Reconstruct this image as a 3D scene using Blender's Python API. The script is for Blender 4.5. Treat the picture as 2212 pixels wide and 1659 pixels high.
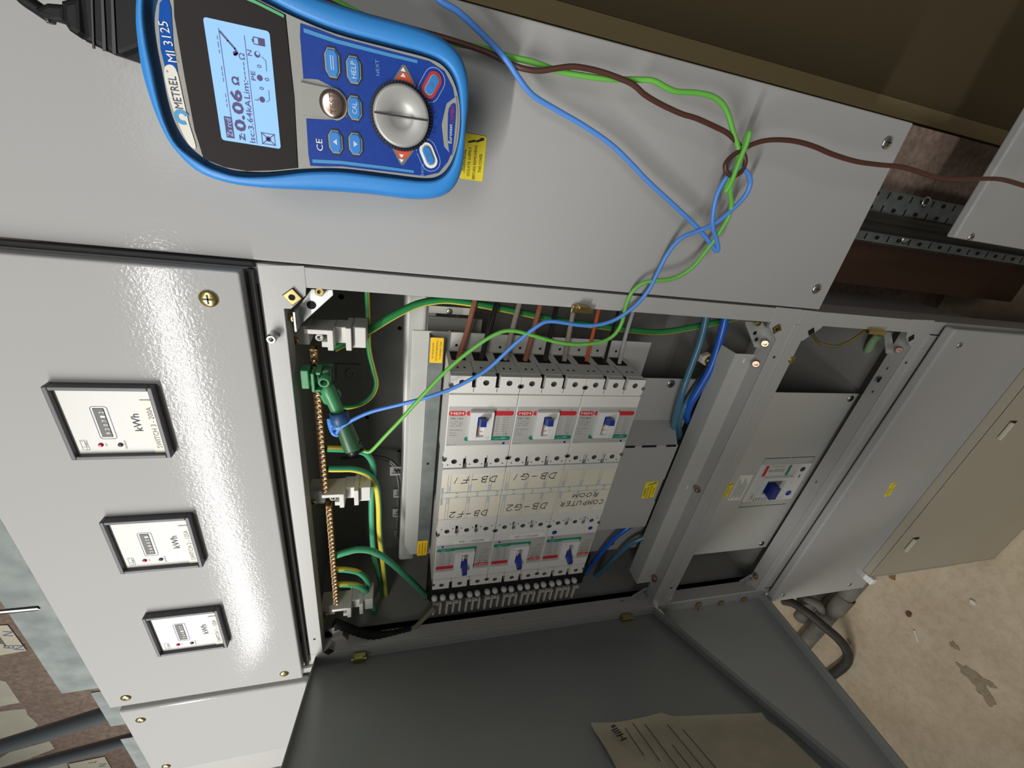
import bpy, bmesh, math, random
from mathutils import Vector, Matrix
R = math.radians
random.seed(7)
for o in list(bpy.data.objects): bpy.data.objects.remove(o)
S = bpy.context.scene
COL = S.collection

# ------------------------------------------------------------------ camera
# a hand-held phone turned on its side, half a metre in front of the board
CAMLOC = Vector((0.0, -0.505, 1.72))
RIGHT = Vector((0.14509471, -0.22853049, -0.96266367))
DOWN = Vector((-0.87747568, -0.47926497, -0.01848041))
FWD = Vector((-0.45714763, 0.84739537, -0.27006875))
FPX, CX, CY = 890.8076, 1106.0, 829.5
cam = bpy.data.objects.new('camera', bpy.data.cameras.new('camera'))
COL.objects.link(cam)
mw = Matrix((RIGHT, -DOWN, -FWD)).transposed().to_4x4()
mw.translation = CAMLOC
cam.matrix_world = mw
cam.data.sensor_fit = 'HORIZONTAL'; cam.data.sensor_width = 36.0
cam.data.lens = FPX / 2212 * 36.0
cam.data.clip_start = 0.01
S.camera = cam

# ------------------------------------------------------------------ light
w = bpy.data.worlds.new('room_air'); S.world = w; w.use_nodes = True
w.node_tree.nodes['Background'].inputs[0].default_value = (0.93, 0.98, 1.0, 1)
w.node_tree.nodes['Background'].inputs[1].default_value = 0.125
def area(name, loc, aim, sx, sy, power, col=(1, .93, .82), spread=180):
    l = bpy.data.lights.new(name, 'AREA'); l.shape = 'RECTANGLE'; l.size = sx; l.size_y = sy
    l.energy = power; l.color = col; l.spread = R(spread)
    o = bpy.data.objects.new(name, l); COL.objects.link(o)
    o.location = loc
    z = -(Vector(aim) - Vector(loc)).normalized(); x = Vector((1, 0, 0)); y = z.cross(x).normalized(); x = y.cross(z)
    m = Matrix((x, y, z)).transposed().to_4x4(); m.translation = Vector(loc); o.matrix_world = m
    return o
area('ceiling_tube', (-1.80, -1.76, 2.77), (-.95, -0.05, 1.85), 2.42, 0.045, 21, (1, .985, .95), 84)
area('fill_behind', (0.3, -2.4, 2.72), (-.5, -0.1, 1.6), 1.2, 0.6, 7, (1, .98, .95), 110)  # unseen fill light, added to lift the left breakers and shroud
S.view_settings.view_transform = 'Standard'; S.view_settings.look = 'None'
S.view_settings.gamma = 1.0; S.view_settings.use_curve_mapping = False
S.view_settings.exposure = 0.0

# ------------------------------------------------------------------ places
# D = distance of a plane in front of the camera (board front is D = 0.505)
def Wd(x, D, z): return Vector((x, D - 0.505, z + 1.72))
def ray(px, py):
    return RIGHT * ((px - CX) / FPX) + DOWN * ((py - CY) / FPX) + FWD
def at(px, py, D):
    d = ray(px, py); return CAMLOC + d * (D / d.y)
def atz(px, py, z):
    d = ray(px, py); return CAMLOC + d * (z / d.z)
def atx(px, py, x):
    d = ray(px, py); return CAMLOC + d * (x / d.x)
def onplane(px, py, p, n):
    d = ray(px, py); return CAMLOC + d * ((p - CAMLOC).dot(n) / d.dot(n))
def zp(x0, y0, k): return lambda x, y, D: at(x0 + x / k, y0 + y / k, D)
def frame(o, u, v, n):
    m = Matrix((Vector(u), Vector(v), Vector(n))).transposed().to_4x4(); m.translation = Vector(o); return m
def FR(o): return frame(o, (1, 0, 0), (0, 0, 1), (0, -1, 0))     # upright, facing the viewer
def PF(o): return frame(o, (0, 0, -1), (1, 0, 0), (0, -1, 0))    # turned a quarter, facing the viewer
def PR(o): return frame(o, (0, 0, 1), (-1, 0, 0), (0, -1, 0))    # turned the other way
ID = Matrix()

# ------------------------------------------------------------------ materials
MATS = {}
def lin(c):
    c = c / 255.0
    return c / 12.92 if c <= .04045 else ((c + .055) / 1.055) ** 2.4
def mat(name, rgb, rough=.5, metal=0.0, bump=0.0, bscale=400, var=0.0, vscale=20, coat=0.0, emit=0.0, alpha=1.0, trans=0.0, rgb2=None, detail=4, spec=.5):
    if name in MATS: return MATS[name]
    m = bpy.data.materials.new(name); m.use_nodes = True
    nt = m.node_tree; b = nt.nodes['Principled BSDF']
    c = (lin(rgb[0]), lin(rgb[1]), lin(rgb[2]), 1)
    b.inputs['Base Color'].default_value = c
    b.inputs['Roughness'].default_value = rough; b.inputs['Metallic'].default_value = metal
    b.inputs['Specular IOR Level'].default_value = spec
    if coat: b.inputs['Coat Weight'].default_value = coat; b.inputs['Coat Roughness'].default_value = .15
    if emit: b.inputs['Emission Color'].default_value = c; b.inputs['Emission Strength'].default_value = emit
    if alpha < 1: b.inputs['Alpha'].default_value = alpha
    if trans: b.inputs['Transmission Weight'].default_value = trans
    tc = None
    if bump or var: tc = nt.nodes.new('ShaderNodeTexCoord')
    if bump:
        n = nt.nodes.new('ShaderNodeTexNoise'); n.inputs['Scale'].default_value = bscale; n.inputs['Detail'].default_value = 2
        bp = nt.nodes.new('ShaderNodeBump'); bp.inputs['Strength'].default_value = bump; bp.inputs['Distance'].default_value = .002
        nt.links.new(tc.outputs['Object'], n.inputs['Vector']); nt.links.new(n.outputs['Fac'], bp.inputs['Height'])
        nt.links.new(bp.outputs['Normal'], b.inputs['Normal'])
    if var:
        n = nt.nodes.new('ShaderNodeTexNoise'); n.inputs['Scale'].default_value = vscale; n.inputs['Detail'].default_value = detail
        r = nt.nodes.new('ShaderNodeValToRGB')
        c2 = tuple(lin(k) for k in rgb2) + (1,) if rgb2 else tuple(k * (1 - var) for k in c[:3]) + (1,)
        r.color_ramp.elements[0].color = c2; r.color_ramp.elements[1].color = c
        r.color_ramp.elements[0].position = .5 - .28 * min(1, var + .2); r.color_ramp.elements[1].position = .5 + .2
        nt.links.new(tc.outputs['Object'], n.inputs['Vector']); nt.links.new(n.outputs['Fac'], r.inputs['Fac'])
        nt.links.new(r.outputs['Color'], b.inputs['Base Color'])
    MATS[name] = m; return m
GREY = mat('grey_powder_coat', (172, 171, 168), .32, bump=.03, bscale=420)
GREYM = mat('grey_panel_paint', (169, 168, 166), .09, bump=.055, bscale=330, spec=.085)
GREYI = mat('grey_inner_paint', (150, 149, 144), .45)
LGREY = mat('light_grey_paint', (186, 186, 180), .4, bump=.05)
DGREY = mat('dark_bezel_plastic', (72, 72, 76), .45)
BLACK = mat('black_plastic', (22, 22, 23), .4)
VOID = mat('black_hole', (8, 8, 8), .9)
RUBBER = mat('black_rubber', (18, 19, 20), .55, spec=.25)
GASKET = mat('dark_gasket', (58, 58, 56), .6)
STEEL = mat('bright_zinc', (196, 196, 190), .25, 1.0)
GOLD = mat('yellow_passivated_zinc', (196, 178, 120), .28, 1.0)
GALV = mat('galvanised_steel', (124, 130, 127), .55, .3, var=.35, vscale=28, rgb2=(96, 103, 101))
BRASS = mat('brass', (222, 178, 118), .22, 1.0)
WHITEP = mat('white_plastic', (222, 222, 218), .45)
MCW = mat('breaker_grey_white', (220, 218, 212), .5, bump=.03, bscale=900)
STICK = mat('breaker_label_grey', (178, 177, 172), .5)
RED = mat('label_red', (196, 40, 50), .5)
TEAL = mat('label_green', (14, 130, 104), .5)
BLUE = mat('label_blue', (40, 56, 160), .5)
TOG = mat('toggle_blue', (32, 52, 140), .35)
INK = mat('printed_black', (38, 36, 38), .6)
INKG = mat('printed_grey', (110, 108, 106), .6)
INKB = mat('printed_blue_lines', (120, 130, 160), .6)
PEN = mat('marker_ink', (42, 26, 58), .5)
WHITE = mat('label_white', (232, 231, 224), .5)
CREAM = mat('cream_card', (230, 224, 204), .6)
YEL = mat('yellow_label', (244, 222, 52), .45)
YELO = mat('amber_label', (246, 196, 30), .45)
WBR = mat('brown_insulation', (80, 48, 40), .4)
WBR2 = mat('bright_brown_insulation', (150, 96, 74), .25, coat=.4)
WOR = mat('orange_brown_insulation', (196, 92, 56), .3, coat=.3)
WBK = mat('black_insulation', (28, 28, 30), .25, coat=.4)
WGY = mat('grey_insulation', (150, 140, 130), .25, coat=.4)
WLG = mat('light_grey_insulation', (176, 176, 176), .3)
GN = mat('earth_green', (48, 140, 78), .35)
GNT = mat('earth_teal_green', (70, 160, 120), .35)
YW = mat('earth_yellow', (226, 204, 70), .35)
LGN = mat('test_lead_green', (106, 182, 74), .35)
LBL = mat('test_lead_blue', (84, 142, 222), .35)
CBL = mat('neutral_blue', (36, 100, 205), .3, coat=.3)
CTL = mat('neutral_teal_blue', (74, 122, 146), .3, coat=.3)
PROBE = mat('probe_green', (66, 140, 92), .4)
PROBED = mat('probe_dark_green', (50, 92, 62), .42)

# ------------------------------------------------------------------ mesh builder
LOC = {}
GLY = {}
def glyphs(s, bold=0):
    key = (s, bold)
    if key not in GLY:
        cu = bpy.data.curves.new('t', 'FONT'); cu.body = s; cu.size = 1; cu.resolution_u = 2; cu.offset = bold
        o = bpy.data.objects.new('t', cu); COL.objects.link(o)
        dg = bpy.context.evaluated_depsgraph_get(); dg.update()
        me = bpy.data.meshes.new_from_object(o.evaluated_get(dg))
        vs = [tuple(v.co) for v in me.vertices]; fs = [tuple(p.vertices) for p in me.polygons]
        bpy.data.objects.remove(o); bpy.data.curves.remove(cu); bpy.data.meshes.remove(me)
        GLY[key] = (vs, fs)
    return GLY[key]
def crom(pts, n=6):
    P = [Vector(p) for p in pts]
    if len(P) < 3: return P
    out = []
    Q = [2 * P[0] - P[1]] + P + [2 * P[-1] - P[-2]]
    for i in range(1, len(Q) - 2):
        a, b, c, d = Q[i - 1:i + 3]
        for k in range(n):
            t = k / n
            out.append(.5 * ((2 * b) + (c - a) * t + (2 * a - 5 * b + 4 * c - d) * t * t + (3 * b - a - 3 * c + d) * t ** 3))
    out.append(P[-1]); return out
class MB:
    def __init__(s, F=ID): s.F = F; s.v = []; s.f = []; s.m = []; s.sm = []; s.mats = []
    def mi(s, m):
        if m not in s.mats: s.mats.append(m)
        return s.mats.index(m)
    def add(s, vs, fs, m, smooth=False, F=None):
        F = s.F if F is None else F
        n = len(s.v); s.v += [F @ Vector(p) for p in vs]
        for i, f in enumerate(fs):
            s.f.append([n + k for k in f])
            s.m.append(s.mi(m[i] if isinstance(m, list) else m)); s.sm.append(smooth)
        return s
    def bm(s, b, m, smooth=False, F=None):
        b.verts.index_update()
        s.add([v.co.copy() for v in b.verts], [[v.index for v in f.verts] for f in b.faces], m, smooth, F); b.free(); return s
    def box(s, u0, u1, v0, v1, w0, w1, m, r=0, seg=2, F=None):
        u0, u1 = sorted((u0, u1)); v0, v1 = sorted((v0, v1)); w0, w1 = sorted((w0, w1))
        b = bmesh.new(); bmesh.ops.create_cube(b, size=1)
        for v in b.verts: v.co = Vector(((u0 + u1) / 2 + v.co.x * (u1 - u0), (v0 + v1) / 2 + v.co.y * (v1 - v0), (w0 + w1) / 2 + v.co.z * (w1 - w0)))
        if r: bmesh.ops.bevel(b, geom=list(b.edges), offset=r, segments=seg, affect='EDGES', profile=.5)
        return s.bm(b, m, False, F)
    def prism(s, pts, w0, w1, m, r=0, seg=2, F=None, allr=False):
        b = bmesh.new(); w0, w1 = sorted((w0, w1))
        area = sum(pts[i][0] * pts[(i + 1) % len(pts)][1] - pts[(i + 1) % len(pts)][0] * pts[i][1] for i in range(len(pts)))
        if area < 0: pts = list(pts)[::-1]
        lo = [b.verts.new((p[0], p[1], w0)) for p in pts]; hi = [b.verts.new((p[0], p[1], w1)) for p in pts]
        b.faces.new(lo[::-1]); top = b.faces.new(hi); n = len(pts)
        for i in range(n): b.faces.new((lo[i], lo[(i + 1) % n], hi[(i + 1) % n], hi[i]))
        if r: bmesh.ops.bevel(b, geom=list(b.edges) if allr else list(top.edges), offset=r, segments=seg, affect='EDGES', profile=.5)
        return s.bm(b, m, False, F)
    def flat(s, pts, w, m, F=None):
        area = sum(pts[i][0] * pts[(i + 1) % len(pts)][1] - pts[(i + 1) % len(pts)][0] * pts[i][1] for i in range(len(pts)))
        if area < 0: pts = list(pts)[::-1]
        return s.add([(p[0], p[1], w) for p in pts], [list(range(len(pts)))], m, False, F)
    def rect(s, u0, u1, v0, v1, w, m, F=None): return s.flat([(u0, v0), (u1, v0), (u1, v1), (u0, v1)], w, m, F)
    def rrect(s, u0, u1, v0, v1, rad, n=5):
        u0, u1 = sorted((u0, u1)); v0, v1 = sorted((v0, v1)); out = []
        for cx, cy, a in ((u1 - rad, v0 + rad, -90), (u1 - rad, v1 - rad, 0), (u0 + rad, v1 - rad, 90), (u0 + rad, v0 + rad, 180)):
            for i in range(n + 1): t = R(a + 90 * i / n); out.append((cx + rad * math.cos(t), cy + rad * math.sin(t)))
        return out
    def disc(s, u, v, r, w, m, n=20, F=None, ry=None):
        return s.flat([(u + r * math.cos(2 * math.pi * i / n), v + (ry or r) * math.sin(2 * math.pi * i / n)) for i in range(n)], w, m, F)
    def ring(s, pts_out, pts_in, w, m, F=None):
        n = len(pts_out)
        return s.add([(p[0], p[1], w) for p in pts_out] + [(p[0], p[1], w) for p in pts_in], [[i, (i + 1) % n, n + (i + 1) % n, n + i] for i in range(n)], m, False, F)
    def cyl(s, p, q, r, m, n=16, r2=None, smooth=True, cap=True):
        p, q = Vector(p), Vector(q); d = (q - p).normalized(); a = d.orthogonal().normalized(); b = d.cross(a); r2 = r if r2 is None else r2
        vs = [p + (a * math.cos(2 * math.pi * i / n) + b * math.sin(2 * math.pi * i / n)) * r for i in range(n)] + [q + (a * math.cos(2 * math.pi * i / n) + b * math.sin(2 * math.pi * i / n)) * r2 for i in range(n)]
        s.add(vs, [[i, (i + 1) % n, n + (i + 1) % n, n + i] for i in range(n)], m, smooth)
        if cap:
            s.add(vs[:n], [list(range(n))[::-1]], m); s.add(vs[n:], [list(range(n))], m)
        return s
    def lathe(s, p, axis, prof, m, n=20, smooth=True):
        # prof: (radius, height along axis)
        p = Vector(p); d = Vector(axis).normalized(); a = d.orthogonal().normalized(); b = d.cross(a); vs = []; fs = []
        for r_, h in prof:
            for i in range(n): vs.append(p + d * h + (a * math.cos(2 * math.pi * i / n) + b * math.sin(2 * math.pi * i / n)) * r_)
        for k in range(len(prof) - 1):
            for i in range(n): fs.append([k * n + i, k * n + (i + 1) % n, (k + 1) * n + (i + 1) % n, (k + 1) * n + i])
        return s.add(vs, fs, m, smooth)
    def tube(s, pts, r, m, n=10, sub=6, smooth=True, stripe=None, tw=0.0, cap=True, a0=0.0, sd=None, thr=.45):
        P = crom(pts, sub) if sub else [Vector(p) for p in pts]
        N = len(P); vs = []; fs = []; mm = []; ns = []
        t0 = (P[1] - P[0]).normalized(); a = t0.orthogonal().normalized()
        for i in range(N):
            t = (P[min(i + 1, N - 1)] - P[max(i - 1, 0)]).normalized()
            a = (a - t * a.dot(t)).normalized(); b = t.cross(a)
            rr = r[min(int(i / max(1, N - 1) * (len(r) - 1) + .5), len(r) - 1)] if isinstance(r, (list, tuple)) else r
            for k in range(n):
                th = 2 * math.pi * k / n + tw * i / N + a0
                nd = a * math.cos(th) + b * math.sin(th); ns.append(nd)
                vs.append(P[i] + nd * rr)
        for i in range(N - 1):
            for k in range(n):
                fs.append([i * n + k, i * n + (k + 1) % n, (i + 1) * n + (k + 1) % n, (i + 1) * n + k])
                nn = (ns[i * n + k] + ns[i * n + (k + 1) % n] + ns[(i + 1) * n + k]) / 3
                mm.append(stripe if stripe and nn.dot(sd) > thr else m)
        s.add(vs, fs, mm, smooth)
        if cap:
            s.add(vs[:n], [list(range(n))[::-1]], m); s.add(vs[-n:], [list(range(n))], m)
        return s
    def text(s, t, u, v, h, m, w=.0003, wid=None, ang=0, al='l', F=None, bold=0):
        vs, fs = glyphs(t, bold)
        if not vs: return s
        x0 = min(p[0] for p in vs); x1 = max(p[0] for p in vs); y0 = min(p[1] for p in vs); y1 = max(p[1] for p in vs)
        k = h / (y1 - y0); kx = k if wid is None else wid / (x1 - x0)
        W_ = (x1 - x0) * kx; ox = {'l': 0, 'c': -W_ / 2, 'r': -W_}[al]; c, sn = math.cos(R(ang)), math.sin(R(ang))
        out = []
        for p in vs:
            a = (p[0] - x0) * kx + ox; b = (p[1] - y0) * k - (h / 2)
            out.append((u + a * c - b * sn, v + a * sn + b * c, w))
        return s.add(out, fs, m, False, F)
    def ribbon(s, pts, wd, m, w=.0004, F=None):
        # a pen stroke lying on the surface
        for i in range(len(pts) - 1):
            p = Vector((*pts[i], 0)); q = Vector((*pts[i + 1], 0)); d = q - p
            if d.length < 1e-9: continue
            nn = Vector((-d.y, d.x, 0)).normalized() * wd / 2; d = d.normalized() * wd * .3
            s.add([(*(p - d + nn).xy, w), (*(p - d - nn).xy, w), (*(q + d - nn).xy, w), (*(q + d + nn).xy, w)], [[0, 1, 2, 3]], m, False, F)
        return s
    def hole_plate(s, u0, u1, v0, v1, cu, cv, r, w, depth, m, mh=None, n=16, rv=None):
        rv = rv or r; angs = [2 * math.pi * i / n for i in range(n)]
        for x in (u0, u1):
            for y in (v0, v1): angs.append(math.atan2(y - cv, x - cu) % (2 * math.pi))
        angs = sorted(set(round(a, 6) for a in angs)); N = len(angs); vs = []
        for a in angs:
            c, sn = math.cos(a), math.sin(a); t = 1e9
            if c > 1e-9: t = min(t, (u1 - cu) / c)
            if c < -1e-9: t = min(t, (u0 - cu) / c)
            if sn > 1e-9: t = min(t, (v1 - cv) / sn)
            if sn < -1e-9: t = min(t, (v0 - cv) / sn)
            vs.append((cu + t * c, cv + t * sn, w))
        inn = [(cu + r * math.cos(a), cv + rv * math.sin(a), w) for a in angs]; dp = [(p[0], p[1], w - depth) for p in inn]
        s.add(vs + inn, [[i, (i + 1) % N, N + (i + 1) % N, N + i] for i in range(N)], m)
        s.add(inn + dp, [[i, (i + 1) % N, N + (i + 1) % N, N + i] for i in range(N)], mh or m, True)
        s.add(dp, [list(range(N))], mh or m); return s
    def build(s, name, parent=None, label=None, origin=None):
        off = LOC[parent] if parent is not None else (Vector(origin) if origin else Vector((0, 0, 0)))
        me = bpy.data.meshes.new(name); me.from_pydata([tuple(p - off) for p in s.v], [], s.f)
        for m in s.mats: me.materials.append(m)
        me.polygons.foreach_set('material_index', s.m); me.polygons.foreach_set('use_smooth', s.sm); me.update()
        o = bpy.data.objects.new(name, me); COL.objects.link(o)
        if parent is not None: o.parent = parent
        else: o.location = off
        LOC[o] = off
        if label: o['label'] = label
        return o
    def solo(s, name, label, cat, group=None):
        lo = [min(p[i] for p in s.v) for i in range(3)]; hi = [max(p[i] for p in s.v) for i in range(3)]
        o = s.build(name, None, None, [(lo[i] + hi[i]) / 2 for i in range(3)])
        o['label'] = label; o['category'] = cat
        if group: o['group'] = group
        return o
    def struct(s, name):
        o = s.build(name); o['kind'] = 'structure'; return o
def thing(name, label, cat, loc, group=None):
    o = bpy.data.objects.new(name, None); COL.objects.link(o); o.location = Vector(loc); o.empty_display_size = .02
    o['label'] = label; o['category'] = cat
    if group: o['group'] = group
    LOC[o] = Vector(loc); return o
N_ = Vector((0, -1, 0))
def screw(p, r, root, name='screw', m=STEEL, n=N_, cross=True, h=.35):
    s = MB(); p = Vector(p)
    s.lathe(p, n, [(r * 1.02, -.0004), (r, r * .12), (r * .8, r * h * .75), (r * .45, r * h), (r * .001, r * h * 1.05)], m, 14)
    if cross:
        a = n.orthogonal().normalized(); b = n.cross(a); c = (a + b).normalized(); d = n.cross(c)
        for e, f in ((c, d), (d, c)):
            q = p + n * (r * h * 1.08)
            s.add([q + e * r * .55 + f * r * .1, q - e * r * .55 + f * r * .1, q - e * r * .55 - f * r * .1, q + e * r * .55 - f * r * .1], [[3, 2, 1, 0]], INK)
    return s.build(name, root)
def socket(p, r, root, name='bolt', m=GOLD, n=N_, h=.006):
    s = MB(); p = Vector(p)
    s.lathe(p, n, [(r, -.0003), (r, h * .85), (r * .85, h), (r * .5, h), (r * .5, h * .35), (r * .001, h * .35)], m, 14, False)
    return s.build(name, root)
def Bx(mb, x0, x1, D0, D1, z0, z1, m, r=0, seg=2):
    return mb.box(x0, x1, D0 - .505, D1 - .505, z0 + 1.72, z1 + 1.72, m, r, seg, F=ID)
def Fd(o, u):                        # frame facing the viewer with its own reading direction
    u = Vector(u).normalized(); return frame(o, u, N_.cross(u), N_)
PINK = mat('pink_brown_plaster', (160, 140, 126), .9, bump=.4, bscale=130, var=.3, vscale=90, rgb2=(132, 113, 101), detail=8)
KHAKI = mat('khaki_wall_paint', (80, 68, 43), .75, bump=.1, bscale=90)
CREAMW = mat('cream_wall_paint', (206, 202, 182), .8, bump=.3, bscale=80, var=.15, vscale=12)
CONC = mat('dusty_concrete', (228, 211, 184), .85, bump=.6, bscale=55, var=.4, vscale=5, rgb2=(206, 188, 160), detail=12)
def speckle(m_, scale, amount):
    nt = m_.node_tree; b = nt.nodes['Principled BSDF']; src = b.inputs['Base Color'].links[0].from_socket
    tc = nt.nodes.new('ShaderNodeTexCoord'); n = nt.nodes.new('ShaderNodeTexNoise'); n.inputs['Scale'].default_value = scale; n.inputs['Detail'].default_value = 8; n.inputs['Roughness'].default_value = .75
    r = nt.nodes.new('ShaderNodeValToRGB'); r.color_ramp.elements[0].position = .36; r.color_ramp.elements[1].position = .56; k_ = 1 - amount; r.color_ramp.elements[0].color = (k_, k_ * .97, k_ * .92, 1); r.color_ramp.elements[1].color = (1, 1, 1, 1)
    x = nt.nodes.new('ShaderNodeMix'); x.data_type = 'RGBA'; x.blend_type = 'MULTIPLY'; x.inputs[0].default_value = 1
    nt.links.new(tc.outputs['Object'], n.inputs['Vector']); nt.links.new(n.outputs['Fac'], r.inputs['Fac']); nt.links.new(src, x.inputs[6]); nt.links.new(r.outputs['Color'], x.inputs[7]); nt.links.new(x.outputs[2], b.inputs['Base Color'])
speckle(CONC, 38, .14); speckle(PINK, 110, .22)
STAIN = mat('floor_stain', (180, 163, 137), .9, var=.3, vscale=60, rgb2=(154, 137, 112))

# ------------------------------------------------------------------ the room
m = MB(); m.box(-4.5, 2.2, -3.6, .45, -.05, 0, CONC)
def blob(cx, cy, r, sx=1, seed=0, n=40):
    q = random.Random(seed); A = [(q.random() * .3, q.random() * 6.3) for _ in range(7)]
    return [(cx + r * sx * (1 + sum(A[j][0] / (j + 1) ** .6 * math.sin((j + 2) * t_ + A[j][1]) for j in range(7))) * math.cos(t_), cy + r * (1 + sum(A[j][0] / (j + 1) ** .6 * math.sin((j + 2) * t_ + A[j][1]) for j in range(7))) * math.sin(t_)) for t_ in [2 * math.pi * i / n for i in range(n)]]
for (px, py, r, sx, sd) in ((2105, 1465, .040, .5, 1), (2128, 1498, .026, .7, 2), (2140, 1478, .012, .7, 3), (1990, 1190, .012, 1, 4), (2062, 1395, .010, 1, 5), (1835, 1385, .008, 1, 6)):
    p = atz(px, py, -1.72); m.flat(blob(p.x, p.y, r, sx, sd), .0006 + .0003 * sd, STAIN)
m.struct('floor')
m = MB(); m.box(-4.5, 2.2, .45, .55, 0, 3.0, PINK); m.box(.012, .178, .195, .45, 0, 1.075, PINK)
for poly in (((-60, 1480), (0, 1470), (12, 1472), (30, 1498), (43, 1518), (20, 1522), (0, 1527), (-60, 1540)), ((-60, 1545), (0, 1537), (55, 1531), (60, 1545), (70, 1553), (83, 1566), (40, 1600), (-60, 1640)), ((-20, 1650), (20, 1625), (107, 1601), (118, 1617), (60, 1640), (-20, 1665)), ((85, 1675), (100, 1652), (143, 1646), (160, 1690))):
    ps = [at(x, y, .9545) for x, y in poly]; m.flat([(p.x, p.z) for p in ps], 0, CREAMW, F=FR((0, .4495, 0)))
m.struct('wall_back')
m = MB(); m.box(.237, 1.8, .295, .372, 0, 3.0, KHAKI)
m.struct('wall_right')
m = MB(); m.box(.208, .2365, .295, .45, 0, 3.0, mat('khaki_lit_return', (134, 118, 82), .7)); m.struct('lit_return_1')  # lighter colour paints in the light on the wall's return face

# ------------------------------------------------------------------ board frame
fr = thing('switchboard_frame', 'grey steel board frame with two open compartments between its posts', 'frame', Wd(-.51, .55, -1.72))
def post(name, x0, x1, inner, z0, z1):
    m = MB(); Bx(m, x0, x1, .505, .5075, z0, z1, GREY, .001)
    xi = (x1 - .002, x1) if inner > 0 else (x0, x0 + .002)
    Bx(m, xi[0], xi[1], .506, .534, z0, z1, GREY)
    xo = (x0, x0 + .002) if inner > 0 else (x1 - .002, x1)
    Bx(m, xo[0], xo[1], .506, .56, z0, z1, GREY)
    m.build(name, fr)
post('post', -.153, -.1295, -1, -1.70, .46)
post('post', -.8895, -.866, 1, -1.70, .46)
def rail(z0, z1, inner, ridge=True):
    m = MB(); Bx(m, -.866, -.153, .505, .5075, z0, z1, GREY, .001)
    zi = (z0, z0 + .002) if inner < 0 else (z1 - .002, z1)
    Bx(m, -.866, -.153, .506, .534, zi[0], zi[1], GREY)
    if ridge:
        zo = z1 - .005 if inner < 0 else z0
        Bx(m, -.866, -.153, .5035, .506, zo, zo + .005, GREY, .001)
    m.build('rail', fr)
rail(.126, .1495, -1, False); rail(-.6202, -.594, 1); rail(-.6467, -.6212, -1); rail(-.932, -.907, 1)
rail(.458, .475, -1, False)
m = MB(); Bx(m, -.86, -.155, .5045, .507, -.980, -.934, GREY, .001); m.build('rail', fr)
# door seal strips in the channels round the meter cover
m = MB(); Bx(m, -.8875, -.1345, .497, .505, .1505, .1575, GASKET, .002); m.build('seal_strip', fr, 'dark rubber seal strip')
m = MB(); Bx(m, -.1335, -.1275, .499, .507, .15, .475, GASKET, .002); m.build('seal_strip', fr, 'dark rubber seal strip')
# joint plates at the corners
def gusset(pix, D=.5045):
    ps = [at(x, y, D) for x, y in pix]; m = MB(FR((0, D - .505, 0)))
    m.prism([(p.x, p.z) for p in ps], -.0012, 0, GREY, .0005); m.build('joint_plate', fr)
gusset([(550, 572), (657, 574.5), (661, 618), (660.5, 638), (628.5, 667.5), (575, 664.5)])
k = 3.392; g = lambda L: [(1560 + x / k, 620 + y / k) for x, y in L]
gusset(g([(400, 147), (593, 166), (490, 384), (395, 380), (345, 290), (357, 262)]))
gusset(g([(606, 168), (780, 190), (738, 282), (728, 300), (592, 394), (498, 386)]))
gusset(g([(1400, 238), (1560, 245), (1462, 432), (1375, 434), (1352, 372), (1362, 322)]))
def cage_nut(px, py, D=.5035, s_=.0075, rot=40, gold=True):
    p = at(px, py, D); c, s2 = math.cos(R(rot)), math.sin(R(rot))
    m = MB(Fd(p, (c, 0, s2)))
    m.box(-s_, s_, -s_, s_, -.002, .0002, VOID)
    if gold:
        m.box(-s_ * .95, s_ * .95, -s_ * .95, s_ * .95, 0, .0012, GOLD, .0004); m.box(-s_ * .95, s_ * .95, -s_ * .95, -s_ * .6, .001, .0028, GOLD, .0004)
        m.disc(0, s_ * .1, s_ * .48, .0014, VOID)
    m.build('cage_nut', fr, 'square brass-coloured nut' if gold else None)
cage_nut(632, 641); cage_nut(1560 + 400 / k, 620 + 308 / k, s_=.006); cage_nut(1560 + 655 / k, 620 + 328 / k, s_=.005, gold=False); cage_nut(1560 + 1388 / k, 620 + 375 / k, s_=.005, gold=False)
cage_nut(710, 1409, s_=.006, gold=False)
def hole(px, py, D, r, parent=fr, rz=None):
    p = at(px, py, D); MB(FR(p)).disc(0, 0, r, .0003, VOID, ry=rz).build('hole', parent)
# bolts in the frame
socket(at(592, 724, .505), .0055, fr, 'standoff', STEEL, h=.014)
for px, py, D in ((1560 + 312 / k, 620 + 408 / k, .521), (1560 + 246 / k, 620 + 557 / k, .521), (1507, 1056, .521), (1414, 1250, .521), (1560 + 1288 / k, 620 + 457 / k, .521), (1632, 1245, .521)):
    p = at(px, py, D); socket(p, .0062, fr, 'bolt', mat('copper_tinted_zinc', (190, 160, 140), .3, 1.0), (Vector((0, -.75, .65))).normalized())
for px, py, D, r in ((1672, 771.5, .5046, .0022), (1560 + 1347 / k, 620 + 555 / k, .5046, .0022), (1560 + 1216 / k, 620 + 597 / k, .52, .0035), (1560 + 1152 / k, 620 + 680 / k, .52, .006), (1560 + 1107 / k, 620 + 767 / k, .52, .003), (1764, 1041, .52, .003), (679, 1381, .5046, .002), (1470, 1272, .5046, .003), (1450, 1270, .5046, .003)):
    hole(px, py, D, r)
socket(at(1560 + 495 / k, 620 + 524 / k, .509), .0065, fr, 'bolt', GOLD, h=.005)
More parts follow.
